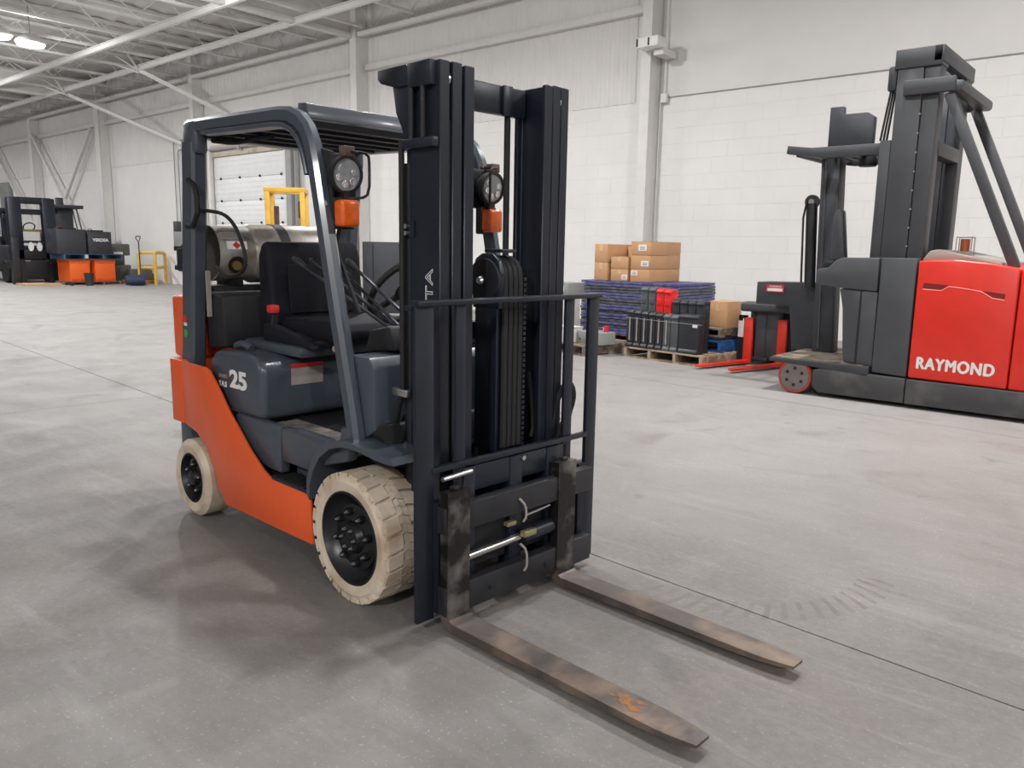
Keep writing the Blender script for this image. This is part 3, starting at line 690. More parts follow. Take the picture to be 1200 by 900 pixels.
# carriage
b = MB().box((.425, -.43, .38), (.475, .415, .482), bev=.005); b.box((.425, -.43, .062), (.475, .415, .175), bev=.005)
car = b.build('carriage', barsteel, F)
for y0, y1 in ((-.30, -.24), (.17, .25), (-.05, .02)): MB().box((.36, y0, .07), (.425, y1, .60), bev=.004).build('carriage_plate', black, car)
b = MB().box((.37, -.30, .50), (.42, .30, .60), bev=.006).build('carriage_crossbar', black, car)
for s, y in ((-1, -.43), (1, .48)): MB().box((.37, min(y, y - s * .10), .06), (.424, max(y, y - s * .10), .49), bev=.004).build('carriage_end_plate', black, car)
MB().box((.362, -.40, .19), (.40, .40, .37)).build('carriage_back_panel', black2, car)
MB().cyl((.44, -.30, .255), (.44, .00, .262), .016).build('shift_cylinder_rod', chrome, car)
MB().cyl((.44, .00, .262), (.44, .18, .265), .032).build('shift_cylinder', black, car)
MB().box((.455, -.02, .27), (.485, .05, .295), bev=.004).build('shift_fitting', mat('brass_plate', (168, 158, 120), .35, metal=.7), car)
MB().box((.45, -.11, .335), (.475, -.06, .352), bev=.003).build('shift_fitting', mat('brass_plate', (168, 158, 120)), car)
for y, z0, z1 in ((-.03, .34, .44), (-.02, .13, .25)):
    MB().tube([(.478, y - .02, z1), (.49, y + .005, z1 - .03), (.49, y + .01, z0 + .02), (.478, y + .005, z0)], .005, smooth=1).build('grease_line', greyp, car)
MB().cyl((.46, .005, .355), (.46, .15, .365), .006, seg=8).build('lock_pin', chrome, car)
MB().cyl((.445, -.42, .585), (.445, -.28, .592), .010, seg=10).build('hook_bar', chrome, car)
MB().cyl((.425, .02, .585), (.434, .02, .585), .010, seg=12).build('carriage_bolt', chrome, car)
for y in (-.20, .12): MB().cyl((.475, y, .115), (.482, y, .115), .010, seg=12).build('carriage_bolt', black2, car)
# load backrest
b = MB().box((.392, -.525, 1.213), (.442, .487, 1.232), bev=.004)
lb = b.build('load_backrest', black, F)
for y0, y1 in ((-.525, -.444), (.420, .487)): MB().box((.405, y0, .05), (.425, y1, 1.215), bev=.004).build('backrest_post', black, lb)
for y0, y1 in ((-.335, -.288), (.272, .326)): MB().box((.405, y0, .49), (.420, y1, 1.215), bev=.003).build('backrest_bar', black, lb)
MB().box((.405, -.455, .608), (.430, .425, .630), bev=.004).build('backrest_rail', black, lb)
MB().box((.36, -.525, 1.195), (.40, -.44, 1.215), bev=.004).build('backrest_gusset', black, lb)
# forks
def fork(yc):
    prof = [(.480, .54), (.480, .075), (.488, .055), (.505, .047), (.9, .0465), (1.25, .0465), (1.33, .0465), (1.38, .0465), (1.42, .0465), (1.46, .0465), (1.50, .0465), (1.52, .046), (1.52, .036), (1.50, .033), (1.46, .031), (1.42, .029), (1.38, .027), (1.33, .025), (1.25, .023), (.9, .016), (.52, .012), (.478, .016), (.450, .032), (.440, .06), (.438, .54)]
    n = len(prof)
    b = MB()
    def wd(x):
        return .055 if x < 1.33 else .055 - .021 * min(1, (x - 1.33) / .19) ** 2.4
    v0 = [b.bm.verts.new((x, yc - wd(x), z)) for x, z in prof]; v1 = [b.bm.verts.new((x, yc + wd(x), z)) for x, z in prof]
    fs = []
    # sides as strips so that the taper stays clean: pair index i with n-1-i
    for vs_ in (v0, v1):
        i, j = 0, n - 1
        while j - i > 1:
            fs.append(b.bm.faces.new((vs_[i], vs_[i + 1], vs_[j - 1], vs_[j]) if j - 1 > i + 1 else (vs_[i], vs_[i + 1], vs_[j])))
            i += 1; j -= 1
    for k in range(n): fs.append(b.bm.faces.new((v0[k], v0[(k + 1) % n], v1[(k + 1) % n], v1[k])))
    bmesh.ops.recalc_face_normals(b.bm, faces=fs)
    fk = b.build('fork', [forksteel, shanksteel], F, ang=30)
    for p in fk.data.polygons:
        if p.center.z > .06: p.material_index = 1
    MB().box((.425, yc - .05, .485), (.437, yc + .05, .535), bev=.004).build('fork_hook', shanksteel, fk)
    MB().box((.44, yc - .014, .54), (.47, yc + .014, .556), bev=.004).build('fork_lock', barsteel, fk)
    return fk
f1 = fork(-.371); fork(.239)
f1['label'] = 'fork nearer the camera with a rusty patch near its tip'
rp = MB()
for (px, py, r0) in ((1.235, -.355, .022), (1.25, -.375, .018), (1.285, -.345, .012), (1.20, -.37, .010), (1.29, -.385, .016)):
    rp.loops([[(px + r0 * (1 + .4 * math.sin(3.1 * k + px * 40)) * 1.4 * math.cos(k * PI / 6), py + r0 * (1 + .4 * math.sin(2.3 * k)) * .7 * math.sin(k * PI / 6), .0472) for k in range(12)], [(px + .2 * r0 * math.cos(k * PI / 6), py + .2 * r0 * math.sin(k * PI / 6), .0473) for k in range(12)]])
rp.build('rust_patch', rust, f1)
# work lights and turn signals on the front pillars
def f(s):
    y = s * .395 - (.0 if s < 0 else -.012)
    br = MB().prism([(-.29, 1.62), (-.29, 1.80), (-.20, 1.78), (-.20, 1.50), (-.25, 1.46)], 'y', *sorted((s * .43, s * .445)), bev=.003)
    br.box((-.27, min(s * .30, s * .44), 1.60), (-.24, max(s * .30, s * .44), 1.78), bev=.006)
    brk = br.build('light_bracket', black2, F)
    d_ = Vector((1, 0, -.12)); o = Vector((-.165, y, 1.69))
    hb = MB().lathe([(.004, -.075), (.05, -.07), (.068, -.04), (.074, -.02), (.074, .004), (.064, .006), (.062, -.004)], o, d_, 32, cap=False).build('work_light', black2, F)
    MB().lathe([(.064, -.006), (.063, -.002), (.03, .001), (.001, .001)], o, d_, 32).build('lens', glassy, hb)
    for k in range(6):
        a = k * PI / 3 + .3
        MB().lathe([(.0155, 0), (.014, .002), (.009, .001), (.001, .0005)], o + Vector((.002, .038 * math.cos(a), .038 * math.sin(a))), d_, 12).build('led', ledm, hb)
    g = MB().tube([(-.20, y - s * .02, 1.785), (-.115, y - s * .01, 1.775), (-.112, y - s * .066, 1.772), (-.112, y - s * .07, 1.73), (-.112, y - s * .068, 1.62), (-.14, y - s * .05, 1.60), (-.20, y + s * .02, 1.60)], .006, smooth=1)
    g.build('light_guard', black2, hb)
    MB().box((-.19, y - .02, 1.76), (-.15, y + .03, 1.80), bev=.004).build('light_clamp', mat('clamp_brown', (92, 70, 66), .5), hb)
    tb = MB().box((-.235, y - .045, 1.48), (-.195, y + .055, 1.605), bev=.006).build('signal_housing', black2, F)
    MB().box((-.198, y - .045 * 1 + (.0), 1.488), (-.135, y + .042, 1.594), bev=.014, seg=3).build('signal_lens', amber, tb)
    MB().box((-.21, y - .012, 1.60), (-.17, y + .02, 1.63)).build('signal_tab', black2, tb)
both(f)
MB().lathe([(.03, 0), (.03, .03), (.024, .05), (.006, .056)], (-.375, -.385, 1.765), (-.75, -.5, .1), 20).build('marker_lamp', amber, F)
MB().tube([(-.22, -.40, 1.48), (-.23, -.41, 1.40), (-.18, -.40, 1.30), (-.10, -.39, 1.15)], .008, smooth=2).build('signal_cable', rubber, F)
MB().tube([(-.27, -.42, 1.60), (-.255, -.42, 1.45), (-.19, -.42, 1.2), (-.10, -.42, .8)], .008, smooth=1).build('signal_cable', rubber, F)

# ================================================================== REACH TRUCK ALONG THE WALL (right)
T = thing('reach_truck', 'large red and charcoal reach truck with white lettering, parked along the right wall', 'reach truck', (.5, 6.25, 0))
def TP(b, name, m, parent=None, **k):
    o = b.build(name, m, parent or T, **k)
    if parent is None:
        o.data.transform(Matrix.Translation((-.5, -6.25, 0)))
    else:
        o.data.transform(Matrix.Translation((-.5, -6.25, 0)))
    return o
Y0, Y1 = 5.58, 6.92
TP(MB().prism([(-.42, .10), (-.42, .265), (-.36, .285), (.445, .275), (.445, .04), (-.36, .04)], 'y', Y0 - .03, Y1, bev=.01), 'frame_skirt', skirtm)
TP(MB().prism([(.455, .04), (.455, .272), (2.3, .262), (2.3, .04)], 'y', Y0 - .04, Y1 + .04, bev=.01), 'frame_skirt', skirtm)
pf = TP(MB().prism([(-.88, .312), (-.88, .345), (.11, .352), (.11, .255), (-.40, .292)], 'y', Y0 - .03, Y1, bev=.006), 'platform', charc2)
TP(MB().box((-.86, Y0, .344), (.05, Y1 - .03, .358)), 'platform_mat', plym, pf)
for s, yy in ((0, Y0 - .02), (1, Y1 + .02 - .12)):
    lw = TP(MB().lathe([(.135, 0), (.165, -.004), (.175, .01), (.175, .11), (.165, .124), (.135, .12)], (-.60, yy, .175), (0, 1, 0), 40), 'load_wheel', wheelred)
    disc = TP(MB().lathe([(.148, .001), (.143, -.006), (.05, -.010), (.03, -.002), (.002, -.002)], (-.60, yy, .175), (0, 1, 0), 32), 'wheel_disc', wheelgrey, lw)
    for k in range(6):
        a = k * PI / 3 + .5
        TP(MB().cyl((-.60 + .085 * math.cos(a), yy - .012, .175 + .085 * math.sin(a)), (-.60 + .085 * math.cos(a), yy - .004, .175 + .085 * math.sin(a)), .017, seg=12), 'wheel_hole', black2, lw)
TP(MB().box((-.78, Y0 + .13, .1), (-.42, Y1 - .13, .29)), 'axle_beam', charc2)
TP(MB().prism([(-.47, 1.265), (-.36, 1.285), (-.29, 1.36), (-.23, 1.385), (.11, 1.39), (.115, 1.07), (-.24, 1.09), (-.47, 1.115)], 'y', Y0, 6.15, bev=.018), 'arm_console', charc)
TP(MB().prism([(-.24, 1.085), (.118, 1.068), (.125, .345), (-.15, .37), (-.165, .45), (-.20, .90)], 'y', Y0 + .02, 6.1, bev=.014), 'operator_side_panel', charc)
TP(MB().box((-.04, Y0 + .012, .36), (-.025, Y0 + .03, 1.07)), 'panel_joint', black2)
TP(MB().prism([(.128, 1.39), (.44, 1.39), (.44, .285), (.128, .30)], 'y', Y0, 6.9, bev=.014), 'drive_cover', charc)
TP(MB().box((-.1, 6.12, .35), (.43, 6.9, 1.38), bev=.02), 'operator_bulkhead', charc2)
TP(MB().box((-.42, 5.62, 1.285), (-.33, 5.70, 1.35), bev=.012), 'control_handle', black2)
body = TP(MB().prism([(.455, .285), (.455, 1.37), (.75, 1.385), (1.02, 1.36), (1.255, 1.32), (1.255, .272)], 'y', Y0 - .005, 6.95, bev=.018, seg=3), 'battery_cover', redtruck)
TP(MB().prism([(1.265, .272), (1.265, 1.318), (1.75, 1.22), (2.28, 1.12), (2.28, .262)], 'y', Y0 - .005, 6.95, bev=.018, seg=3), 'rear_cover', redtruck)
TP(MB().prism([(.45, 1.37), (.51, 1.46), (.58, 1.475), (1.10, 1.365), (1.10, 1.33)], 'y', Y0 + .10, 6.9, bev=.015), 'top_lid', lidm)
slot = [(.515, 1.17), (.70, 1.158), (.79, 1.146), (.97, 1.12), (1.165, 1.10), (1.165, 1.045), (1.07, 1.058), (.98, 1.112), (.80, 1.138), (.72, 1.145), (.665, 1.105), (.51, 1.112)]
TP(MB().prism(slot, 'y', Y0 - .009, Y0 - .002), 'grip_slot', mat('slot_dark_red', (120, 20, 18), .6), body)
TP(MB().tube([(x, Y0 - .008, z) for x, z in slot[5:12]], .006), 'grip_lip', mat('slot_lip_red', (236, 120, 104), .4), body)
text('lettering', 'RAYMOND', .15, whitem, T, (.835 - .5, Y0 - .008 - 6.25, .425), (PI / 2, .013, 0), offset=0.0, spacing=1.12, sx=.79, bold=.008)
# mast of the reach truck
for yy, nm in ((5.72, 'mast_column'), (6.70, 'mast_column')):
    mc = TP(MB().box((.075, yy, 1.36), (.30, yy + .20, 3.12), bev=.008), nm, charc)
    TP(MB().box((.305, yy + .01, 1.36), (.44, yy + .19, 3.12), bev=.006), 'mast_rail', charc, mc)
    TP(MB().box((-.03, yy + .02, 1.36), (.068, yy + .18, 2.48), bev=.006), 'mast_rail', charc, mc)
cap = TP(MB().box((.05, 5.70, 3.10), (.45, 5.93, 3.27), bev=.01), 'mast_cap', charc)
TP(MB().box((.37, 5.70, 3.13), (.46, 6.95, 3.27), bev=.01), 'mast_cap_beam', charc)
TP(MB().box((.05, 6.68, 3.10), (.45, 6.92, 3.25), bev=.01), 'mast_cap', charc)
TP(MB().box((.15, 5.66, 2.855), (.58, 5.71, 2.985), bev=.01), 'support_arm', charc)
TP(MB().bar((.58, 5.68, 2.90), (.58, 6.98, 2.90), .13, .10, bev=.03), 'support_beam', charc)
TP(MB().box((.15, 6.93, 2.855), (.58, 6.98, 2.985), bev=.01), 'support_arm', charc)
TP(MB().box((.33, 5.9, 2.33), (.45, 6.72, 2.46), bev=.008), 'mast_tie', charc)
TP(MB().box((.10, 5.95, 1.4), (.20, 6.70, 3.0)), 'mast_back_plate', charc2)
TP(MB().bar((.525, 5.74, 2.85), (1.19, 5.74, 1.32), .085, .085, up=(0, 1, 0), bev=.006), 'mast_strut', charc)
TP(MB().bar((.525, 6.84, 2.85), (1.19, 6.84, 1.32), .085, .085, up=(0, 1, 0), bev=.006), 'mast_strut', charc)
for k, yy in enumerate((5.76, 5.82, 5.88)): TP(MB().bar((-.035 + .01 * k, yy, 2.48), (.045, yy, 3.12), .016, .016), 'mast_chain', black2)
TP(MB().box((-.01, 5.73, 2.92), (.07, 5.9, 3.14), bev=.02), 'chain_pulley', charc2)
for k in range(9): TP(MB().cyl((.30, Y0 + .138, 1.5 + k * .17), (.30, Y0 + .132, 1.5 + k * .17), .009, seg=8), 'mast_bolt', greyp)
TP(MB().prism([(-.49, 1.36), (-.485, 1.78), (-.465, 1.85), (-.43, 1.875), (-.395, 1.85), (-.335, 1.36)], 'y', 5.96, 6.08, bev=.02), 'back_pad', charc)
bc = TP(MB().cyl((.77, 5.80, 1.46), (.77, 5.80, 1.57), .04, seg=16), 'beacon', mat('beacon_amber', (150, 78, 44), .3, coat=.4))
for k in range(4):
    xx, yy = .77 + (.062 if k % 2 else -.062), 5.80 + (.062 if k > 1 else -.062)
    TP(MB().bar((xx, yy, 1.40), (xx, yy, 1.585), .008, .008), 'beacon_cage', greyp, bc)
TP(MB().tube([(.708, 5.738, 1.585), (.832, 5.738, 1.585), (.832, 5.862, 1.585), (.708, 5.862, 1.585)], .005, closed=True), 'beacon_cage', greyp, bc)
# overhead guard and auxiliary mast in front of the operator
gd = TP(MB().prism([(-.98, 2.43), (-.97, 2.51), (-.72, 2.475), (.05, 2.475), (.05, 2.37), (-.58, 2.365)], 'y', 5.86, 5.94, bev=.006), 'operator_guard', charc)
TP(MB().prism([(-.98, 2.43), (-.97, 2.51), (-.72, 2.475), (.05, 2.475), (.05, 2.37), (-.58, 2.365)], 'y', 6.74, 6.80, bev=.006), 'guard_side', charc, gd)
for k in range(7): TP(MB().box((-.90 + k * .13, 5.93, 2.40), (-.86 + k * .13, 6.76, 2.45)), 'guard_bar', charc2, gd)
TP(MB().lathe([(.08, 0), (.09, .03), (.07, .1)], (-.22, 6.05, 2.28), (0, 0, 1), 20), 'guard_lamp', black2, gd)
TP(MB().prism([(-.71, 2.45), (-.71, 2.92), (-.575, 2.92), (-.57, 2.84), (-.33, 2.84), (-.26, 2.79), (-.26, 2.45)], 'y', 6.27, 6.35, bev=.006), 'mast_top_plate', charc2)
ax = TP(MB().prism([(-.77, 2.40), (-.58, 2.40), (-.50, .36), (-.71, .36)], 'y', 6.30, 6.50, bev=.008), 'auxiliary_mast', charc2)
TP(MB().bar((-.715, 6.295, 2.38), (-.645, 6.295, .40), .022, .016), 'mast_rib', charc, ax)
ac = TP(MB().cyl((-.82, 6.38, 1.05), (-.865, 6.38, 1.95), .058, seg=20), 'lift_cylinder', black2)
TP(MB().lathe([(.075, 0), (.075, .05)], (-.865, 6.36, 1.97), (0, 1, 0), 20), 'cylinder_head', charc2, ac)
TP(MB().lathe([(.03, 0), (.03, .012)], (-.865, 6.345, 1.97), (0, 1, 0), 12), 'head_bolt', greyp, ac)
TP(MB().tube([(-.90, 6.33, 2.0), (-.93, 6.33, 1.8), (-.90, 6.33, 1.1)], .012), 'cylinder_hose', rubber, ac)
fc_ = TP(MB().prism([(-1.48, .83), (-1.48, 1.085), (-.74, 1.095), (-.735, .36), (-1.02, .33), (-1.08, .83)], 'y', 6.50, 6.85, bev=.012), 'fork_carriage', charc2)
lbp = TP(MB().box((-1.36, 6.493, .972), (-1.15, 6.499, 1.058)), 'warning_label', redp, fc_)
TP(MB().box((-1.345, 6.490, .985), (-1.165, 6.496, 1.018)), 'label_text_band', whitem, fc_)
text('lettering', 'WARNING', .026, whitem, T, (-1.255 - .5, 6.4915 - 6.25, 1.038), (PI / 2, 0, 0), sx=1.2)

# ------------------------------------------------------------------ pallet stacker with red forks
S = thing('pallet_stacker', 'pallet stacker with two red forks lowered to the floor and a charcoal cover', 'pallet stacker', (-1.6, 7.35, 0))
def SP(b, name, m, parent=None, **k):
    o = b.build(name, m, parent or S, **k); o.data.transform(Matrix.Translation((1.6, -7.35, 0))); return o
for x in (-1.86, -1.42):
    dx = -.045
    b = MB(); b.box((x - .055, 7.20, .02), (x + .055, 7.26, .60), bev=.006)
    tipx = x - .25
    b.loops([[(x - .055, 7.22, .02), (x + .055, 7.22, .02), (x + .055, 7.22, .06), (x - .055, 7.22, .06)], [(tipx - .035, 6.36, .03), (tipx + .04, 6.30, .03), (tipx + .04, 6.30, .05), (tipx - .035, 6.36, .05)]])
    SP(b, 'fork', redfork)
SP(MB().box((-1.78, 7.23, .10), (-1.48, 7.42, .74), bev=.02), 'mast_cover', charc)
SP(MB().box((-1.645, 7.222, .12), (-1.63, 7.232, .72)), 'cover_seam', charc2)
SP(MB().box((-1.97, 7.16, .68), (-1.26, 7.40, .80), bev=.03, seg=3), 'top_cover', charc)
SP(MB().box((-1.50, 7.14, .765), (-1.30, 7.17, .80)), 'top_cover_strip', charc2)
b = MB().box((-2.03, 7.28, .05), (-2.0, 7.34, .62)); b.box((-1.96, 7.28, .05), (-1.93, 7.34, .62)); b.box((-2.03, 7.28, .58), (-1.93, 7.34, .62)); b.box((-2.03, 7.29, .05), (-1.93, 7.34, .33))
SP(b, 'backrest_frame', black2)
b = MB().box((-1.35, 7.28, .05), (-1.32, 7.34, .66)); b.box((-1.27, 7.28, .05), (-1.24, 7.34, .66)); b.box((-1.35, 7.28, .62), (-1.24, 7.34, .66)); SP(b, 'backrest_frame', black2)
pp = SP(MB().box((-2.025, 7.265, .34), (-1.95, 7.28, .55)), 'paper_sheet', whitem); pp['label'] = 'white paper held in a sleeve'
SP(MB().box((-1.95, 7.42, .06), (-1.30, 8.1, .70), bev=.04), 'power_unit', charc2)
SP(MB().box((-1.75, 7.10, .06), (-1.55, 7.22, .12), bev=.02), 'fork_crosspiece', barsteel)
for x in (-1.85, -1.40): SP(MB().cyl((x - .03, 7.9, .07), (x + .03, 7.9, .07), .07), 'caster', rubber)

# ------------------------------------------------------------------ pallets
def pallet(label, loc, rz, wdt=1.22, dep=1.22, m=wood, h=.14, group=None, nb=7, cat='pallet', name='pallet'):
    t = thing(name, label, cat, loc, rz, group)
    bw_ = wdt
    board = MB().box((-bw_ / 2, -.05, h - .02), (bw_ / 2, .05, h)).mesh('deck_board', m)
    for k in range(nb):
        link('deck_board', board, t, (0, -dep / 2 + .05 + k * (dep - .10) / (nb - 1), 0))
    low = MB().box((-bw_ / 2, -.05, 0), (bw_ / 2, .05, .018)).mesh('bottom_board', m)
    for k in range(3): link('bottom_board', low, t, (0, -dep / 2 + .05 + k * (dep - .10) / 2, 0))
    strg = MB().box((-.02, -dep / 2, .018), (.02, dep / 2, h - .02)).mesh('stringer', m)
    for k in range(4): link('stringer', strg, t, (-bw_ / 2 + .02 + k * (bw_ - .04) / 3, 0, 0))
    return t
PR = -.12
pallet('pale wooden pallet on the floor carrying the rows of black bins', (-2.675, 7.18, 0), PR, 1.24, 1.20)
def bin_(label, x, y, z, m, wdt, dep, ht, group, rz=PR):
    t = thing('storage_bin', label, 'storage bin', (x, y, z), rz, group)
    hw = wdt / 2 - .004
    b = MB().box((-hw, -dep / 2, 0), (hw, dep / 2, ht - .05), bev=.006)
    b.build('bin_body', m, t)
    MB().prism([(-dep / 2 - .012, ht - .055), (-dep / 2 - .012, ht - .03), (-dep / 2 + .03, ht), (dep / 2, ht), (dep / 2, ht - .055)], 'x', -hw, hw, bev=.006).build('bin_rim', m, t)
    MB().prism([(-dep / 2 - .02, 0), (-dep / 2 - .02, .03), (-dep / 2, .06), (-dep / 2 + .03, .06), (-dep / 2 + .03, 0)], 'x', -hw + .006, hw - .006, bev=.004).build('bin_foot', m, t)
    return t
ca, sa = math.cos(PR), math.sin(PR)
def at(u, v): return (-2.69 + u * ca - v * sa, 7.18 + u * sa + v * ca)
order = ['leftmost', 'second from left', 'third from left', 'fourth from left', 'fifth from left', 'sixth from left', 'seventh from left', 'eighth from left']
us = [-.545, -.425, -.305, -.185, -.065, .055, .175]
for k, u in enumerate(us):
    x, y = at(u, -.50)
    g = k >= 5
    t = bin_('%s bin standing on end in the front row, %s on the pallet' % ('ribbed grey' if g else 'black', order[k]), x, y, .14, bingrey if g else binblack, .118, .13, .50 - .004 * k, 'bins in the front row')
    st_ = MB().box((-.008, -.079, .09), (.008, -.067, .40)).build('packing_strip', greyp, t) if k < 6 else None
x, y = at(.395, -.50)
t = bin_('broad black bin closing the right end of the front row', x, y, .14, binblack, .30, .13, .50, 'bins in the front row')
MB().box((.06, -.073, .34), (.13, -.066, .375)).build('white_tag', whitem, t)
b = MB().tube([(*at(-.605, -.592), .53), (*at(0, -.592), .525), (*at(.605, -.592), .52)], .003)
tag(b.build('packing_cord', greyp), 'thin cord strung across the front row of black bins', 'cord')
hi = [(-.46, bingrey, .80, 'grey bin at the left end of the taller back row'), (-.33, bingrey, .80, 'grey bin just left of the red bins in the back row'), (-.20, binred, .79, 'bright red bin in the back row, left of two'), (-.075, binred, .785, 'bright red bin in the back row, right of two'),
      (.06, binblack, .66, 'black bin right beside the red bins in the back row'), (.185, binblack, .66, 'black bin, second right of the red bins'), (.31, binblack, .66, 'black bin, third right of the red bins'), (.435, binblack, .66, 'black bin at the right end of the back row')]
for u, m_, h_b, lab in hi:
    x, y = at(u, -.325)
    t = bin_(lab, x, y, .14, m_, (.125 if m_ is not binblack else .122), .14, h_b, 'bins in the back row')
    MB().box((-.04, -.078, h_b - .22), (.04, -.069, h_b - .14), bev=.004).build('bin_grip', m_, t)
# small stack on the back half of the same pallet: blue pallet, dark board, wooden pallet, carton
x, y = at(.06, .22)
pallet('blue plastic pallet lying behind the rows of black bins', (x, y, .14), PR, 1.06, .70, bluep, .15)
tag(MB().box((-.5, -.33, 0), (.5, .33, .045), bev=.006).build('dark_board', binblack), 'dark board lying on the blue pallet behind the black bins', 'board')
bpy.data.objects['dark_board'].location = (x, y, .29); bpy.data.objects['dark_board'].rotation_euler = (0, 0, PR)
pallet('small wooden pallet topmost behind the black bins, under a single carton', (x, y, .335), PR, 1.0, .62, wood2, .11)
def carton(label, lo, hi, rz=0, tape='x', lab=None, m=card, group=None):
    lo, hi = Vector(lo), Vector(hi); c = (lo + hi) / 2; c.z = lo.z; h = (hi - lo) / 2
    t = thing('cardboard_box', label, 'cardboard box', c, rz, group)
    H = h.z * 2
    MB().box((-h.x, -h.y, 0), (h.x, h.y, H - .004), bev=.005).build('carton_body', m, t)
    for s in (-1, 1): MB().box((-h.x, min(.003 * s, s * h.y), H - .004), (h.x, max(.003 * s, s * h.y), H), bev=.001).build('carton_flap', m, t)
    if tape: MB().box((-.03, -h.y - .002, H * .62), (.03, -h.y + .001, H - .004)).build('tape', cardt, t)
    if lab:
        lx, lz, lw_, lh = lab
        MB().box((lx - lw_ / 2, -h.y - .003, lz - lh / 2), (lx + lw_ / 2, -h.y, lz + lh / 2)).build('shipping_label', whitem, t)
        for q in range(3): MB().box((lx - lw_ * .32, -h.y - .0045, lz - lh * .3 + q * lh * .22), (lx + lw_ * .32, -h.y - .0025, lz - lh * .22 + q * lh * .22)).build('label_line', charc2, t)
    return t
carton('single brown carton on the small pallet stack beside the stacker', (-2.44, 7.22, .446), (-2.14, 7.56, .78), PR)
# violet and grey sheet stack with cartons on top
pallet('wooden pallet under the tall violet and grey sheet stack', (-4.12, 8.45, 0), -.05, 1.75, 1.10, wood2)
NS = 18; sh_h = (.955 - .14) / NS
sheet = MB().box((-.88, -.55, .002), (.88, .55, sh_h - .004), bev=.005)
for k in range(9): sheet.box((-.80 + k * .2, -.556, .006), (-.70 + k * .2, -.545, sh_h - .008))
ms_v = sheet.mesh('plastic_sheet', purple)
sheet = MB().box((-.88, -.55, .002), (.88, .55, sh_h - .004), bev=.005)
for k in range(9): sheet.box((-.78 + k * .2, -.554, .006), (-.68 + k * .2, -.545, sh_h - .008))
ms_g = sheet.mesh('plastic_sheet', sheetgrey)
for k in range(NS):
    vio = k in (0, 1, 3, 5, 6, 8, 9, 12, 13, 16, 17)
    o = link('plastic_sheet', ms_v if vio else ms_g, None, (-4.12 + random.uniform(-.012, .012), 8.45 + random.uniform(-.012, .012), .14 + k * sh_h), (0, 0, -.05 + random.uniform(-.006, .006)))
    nth = ['first', 'second', 'third', 'fourth', 'fifth', 'sixth', 'seventh', 'eighth', 'ninth']
    wh = ('bottom sheet of' if k == 0 else nth[k] + ' from the bottom in') if k < 9 else ('top sheet of' if k == NS - 1 else nth[NS - 1 - k] + ' from the top in')
    tag(o, 'flat %s plastic sheet, %s the tall stack under the cartons' % ('violet' if vio else 'grey', wh), 'plastic sheet', 'sheets in the tall stack')
zt = .955
carton('carton at the bottom left on the sheet stack', (-4.80, 7.98, zt), (-4.55, 8.85, zt + .275), -.05, lab=None)
carton('carton at the top left on the sheet stack', (-4.80, 7.98, zt + .278), (-4.55, 8.85, zt + .555), -.05)
carton('lower middle carton on the sheet stack with a white label', (-4.50, 7.98, zt), (-4.18, 8.4, zt + .18), -.05, lab=(.1, .06, .1, .07))
carton('upper middle carton on the sheet stack', (-4.50, 7.98, zt + .183), (-4.18, 8.4, zt + .37), -.05)
carton('carton standing behind the two middle cartons', (-4.50, 8.45, zt), (-4.18, 8.90, zt + .53), -.05, tape=None)
carton('bottom right carton on the sheet stack with a label at its left', (-4.13, 7.96, zt), (-3.79, 8.84, zt + .19), -.02, tape=None, lab=(-.10, .13, .11, .07))
carton('middle right carton on the sheet stack with a label', (-4.13, 7.96, zt + .193), (-3.79, 8.84, zt + .395), -.02, tape=None, lab=(.08, .08, .13, .08))
carton('top right carton on the sheet stack with tilted white stickers', (-4.13, 7.96, zt + .398), (-3.79, 8.84, zt + .60), -.02, tape=None, lab=(.03, .11, .14, .09))
# left pallet with grey equipment
pallet('wooden pallet left of the black bins, carrying pale boxes', (-4.12, 6.86, 0), -.25, 1.05, 1.0, wood2)
t = thing('white_box', 'white metal box with a dark hook mark on the left pallet', 'box', (-4.27, 6.55, .14), -.25)
MB().box((-.20, -.14, 0), (.20, .14, .20), bev=.008).build('box_body', carbon, t)
MB().tube([(-.02, -.143, .10), (-.03, -.143, .05), (-.07, -.143, .05), (-.09, -.143, .08)], .008, smooth=1).build('hook_mark', charc2, t)
MB().box((-.205, -.145, .20), (.205, .145, .215)).build('box_lid', carbon, t)
t = thing('grey_box', 'grey metal box with two red numbered caps on the left pallet', 'box', (-3.80, 6.62, .14), -.25)
MB().box((-.22, -.16, 0), (.22, .16, .17), bev=.008).build('box_body', greybox, t)
for k, x in enumerate((-.07, .13)):
    cp = MB().cyl((x, -.04 + .1 * k, .17), (x, -.04 + .1 * k, .25), .04, seg=16).build('red_cap', mat('cap_red', (206, 40, 62), .4), t)
    text('cap_number', '2', .06, whitem, t, (x, -.083 + .1 * k, .21), (PI / 2, 0, 0))
for x in (-.15, .0, .15): MB().cyl((x, -.162, .06), (x, -.166, .06), .012, seg=10).build('bolt', black2, t)
t = thing('white_carton', 'tall white printed carton behind the backrest, left of the violet sheets', 'carton', (-4.86, 7.25, .14), -.1)
pallet('low pallet under the tall white printed carton', (-4.99, 7.42, 0), -.1, .55, .75, wood2)
MB().box((-.20, -.16, 0), (.20, .16, .62), bev=.006).build('carton_body', carbon, t)
for k in range(4): MB().box((-.03, -.163, .12 + .11 * k), (.03, -.16, .18 + .11 * k)).build('printed_mark', charc2, t)
t = thing('grey_carton', 'grey printed carton lying on top of the white printed carton', 'carton', (-4.86, 7.27, .76), -.1)
MB().box((-.24, -.18, 0), (.24, .18, .17), bev=.006).build('carton_body', greybox, t)
MB().box((-.18, -.184, .05), (.02, -.181, .12)).build('printed_mark', charc2, t)
MB().box((.10, -.184, .04), (.16, -.181, .13)).build('printed_mark', whitem, t)

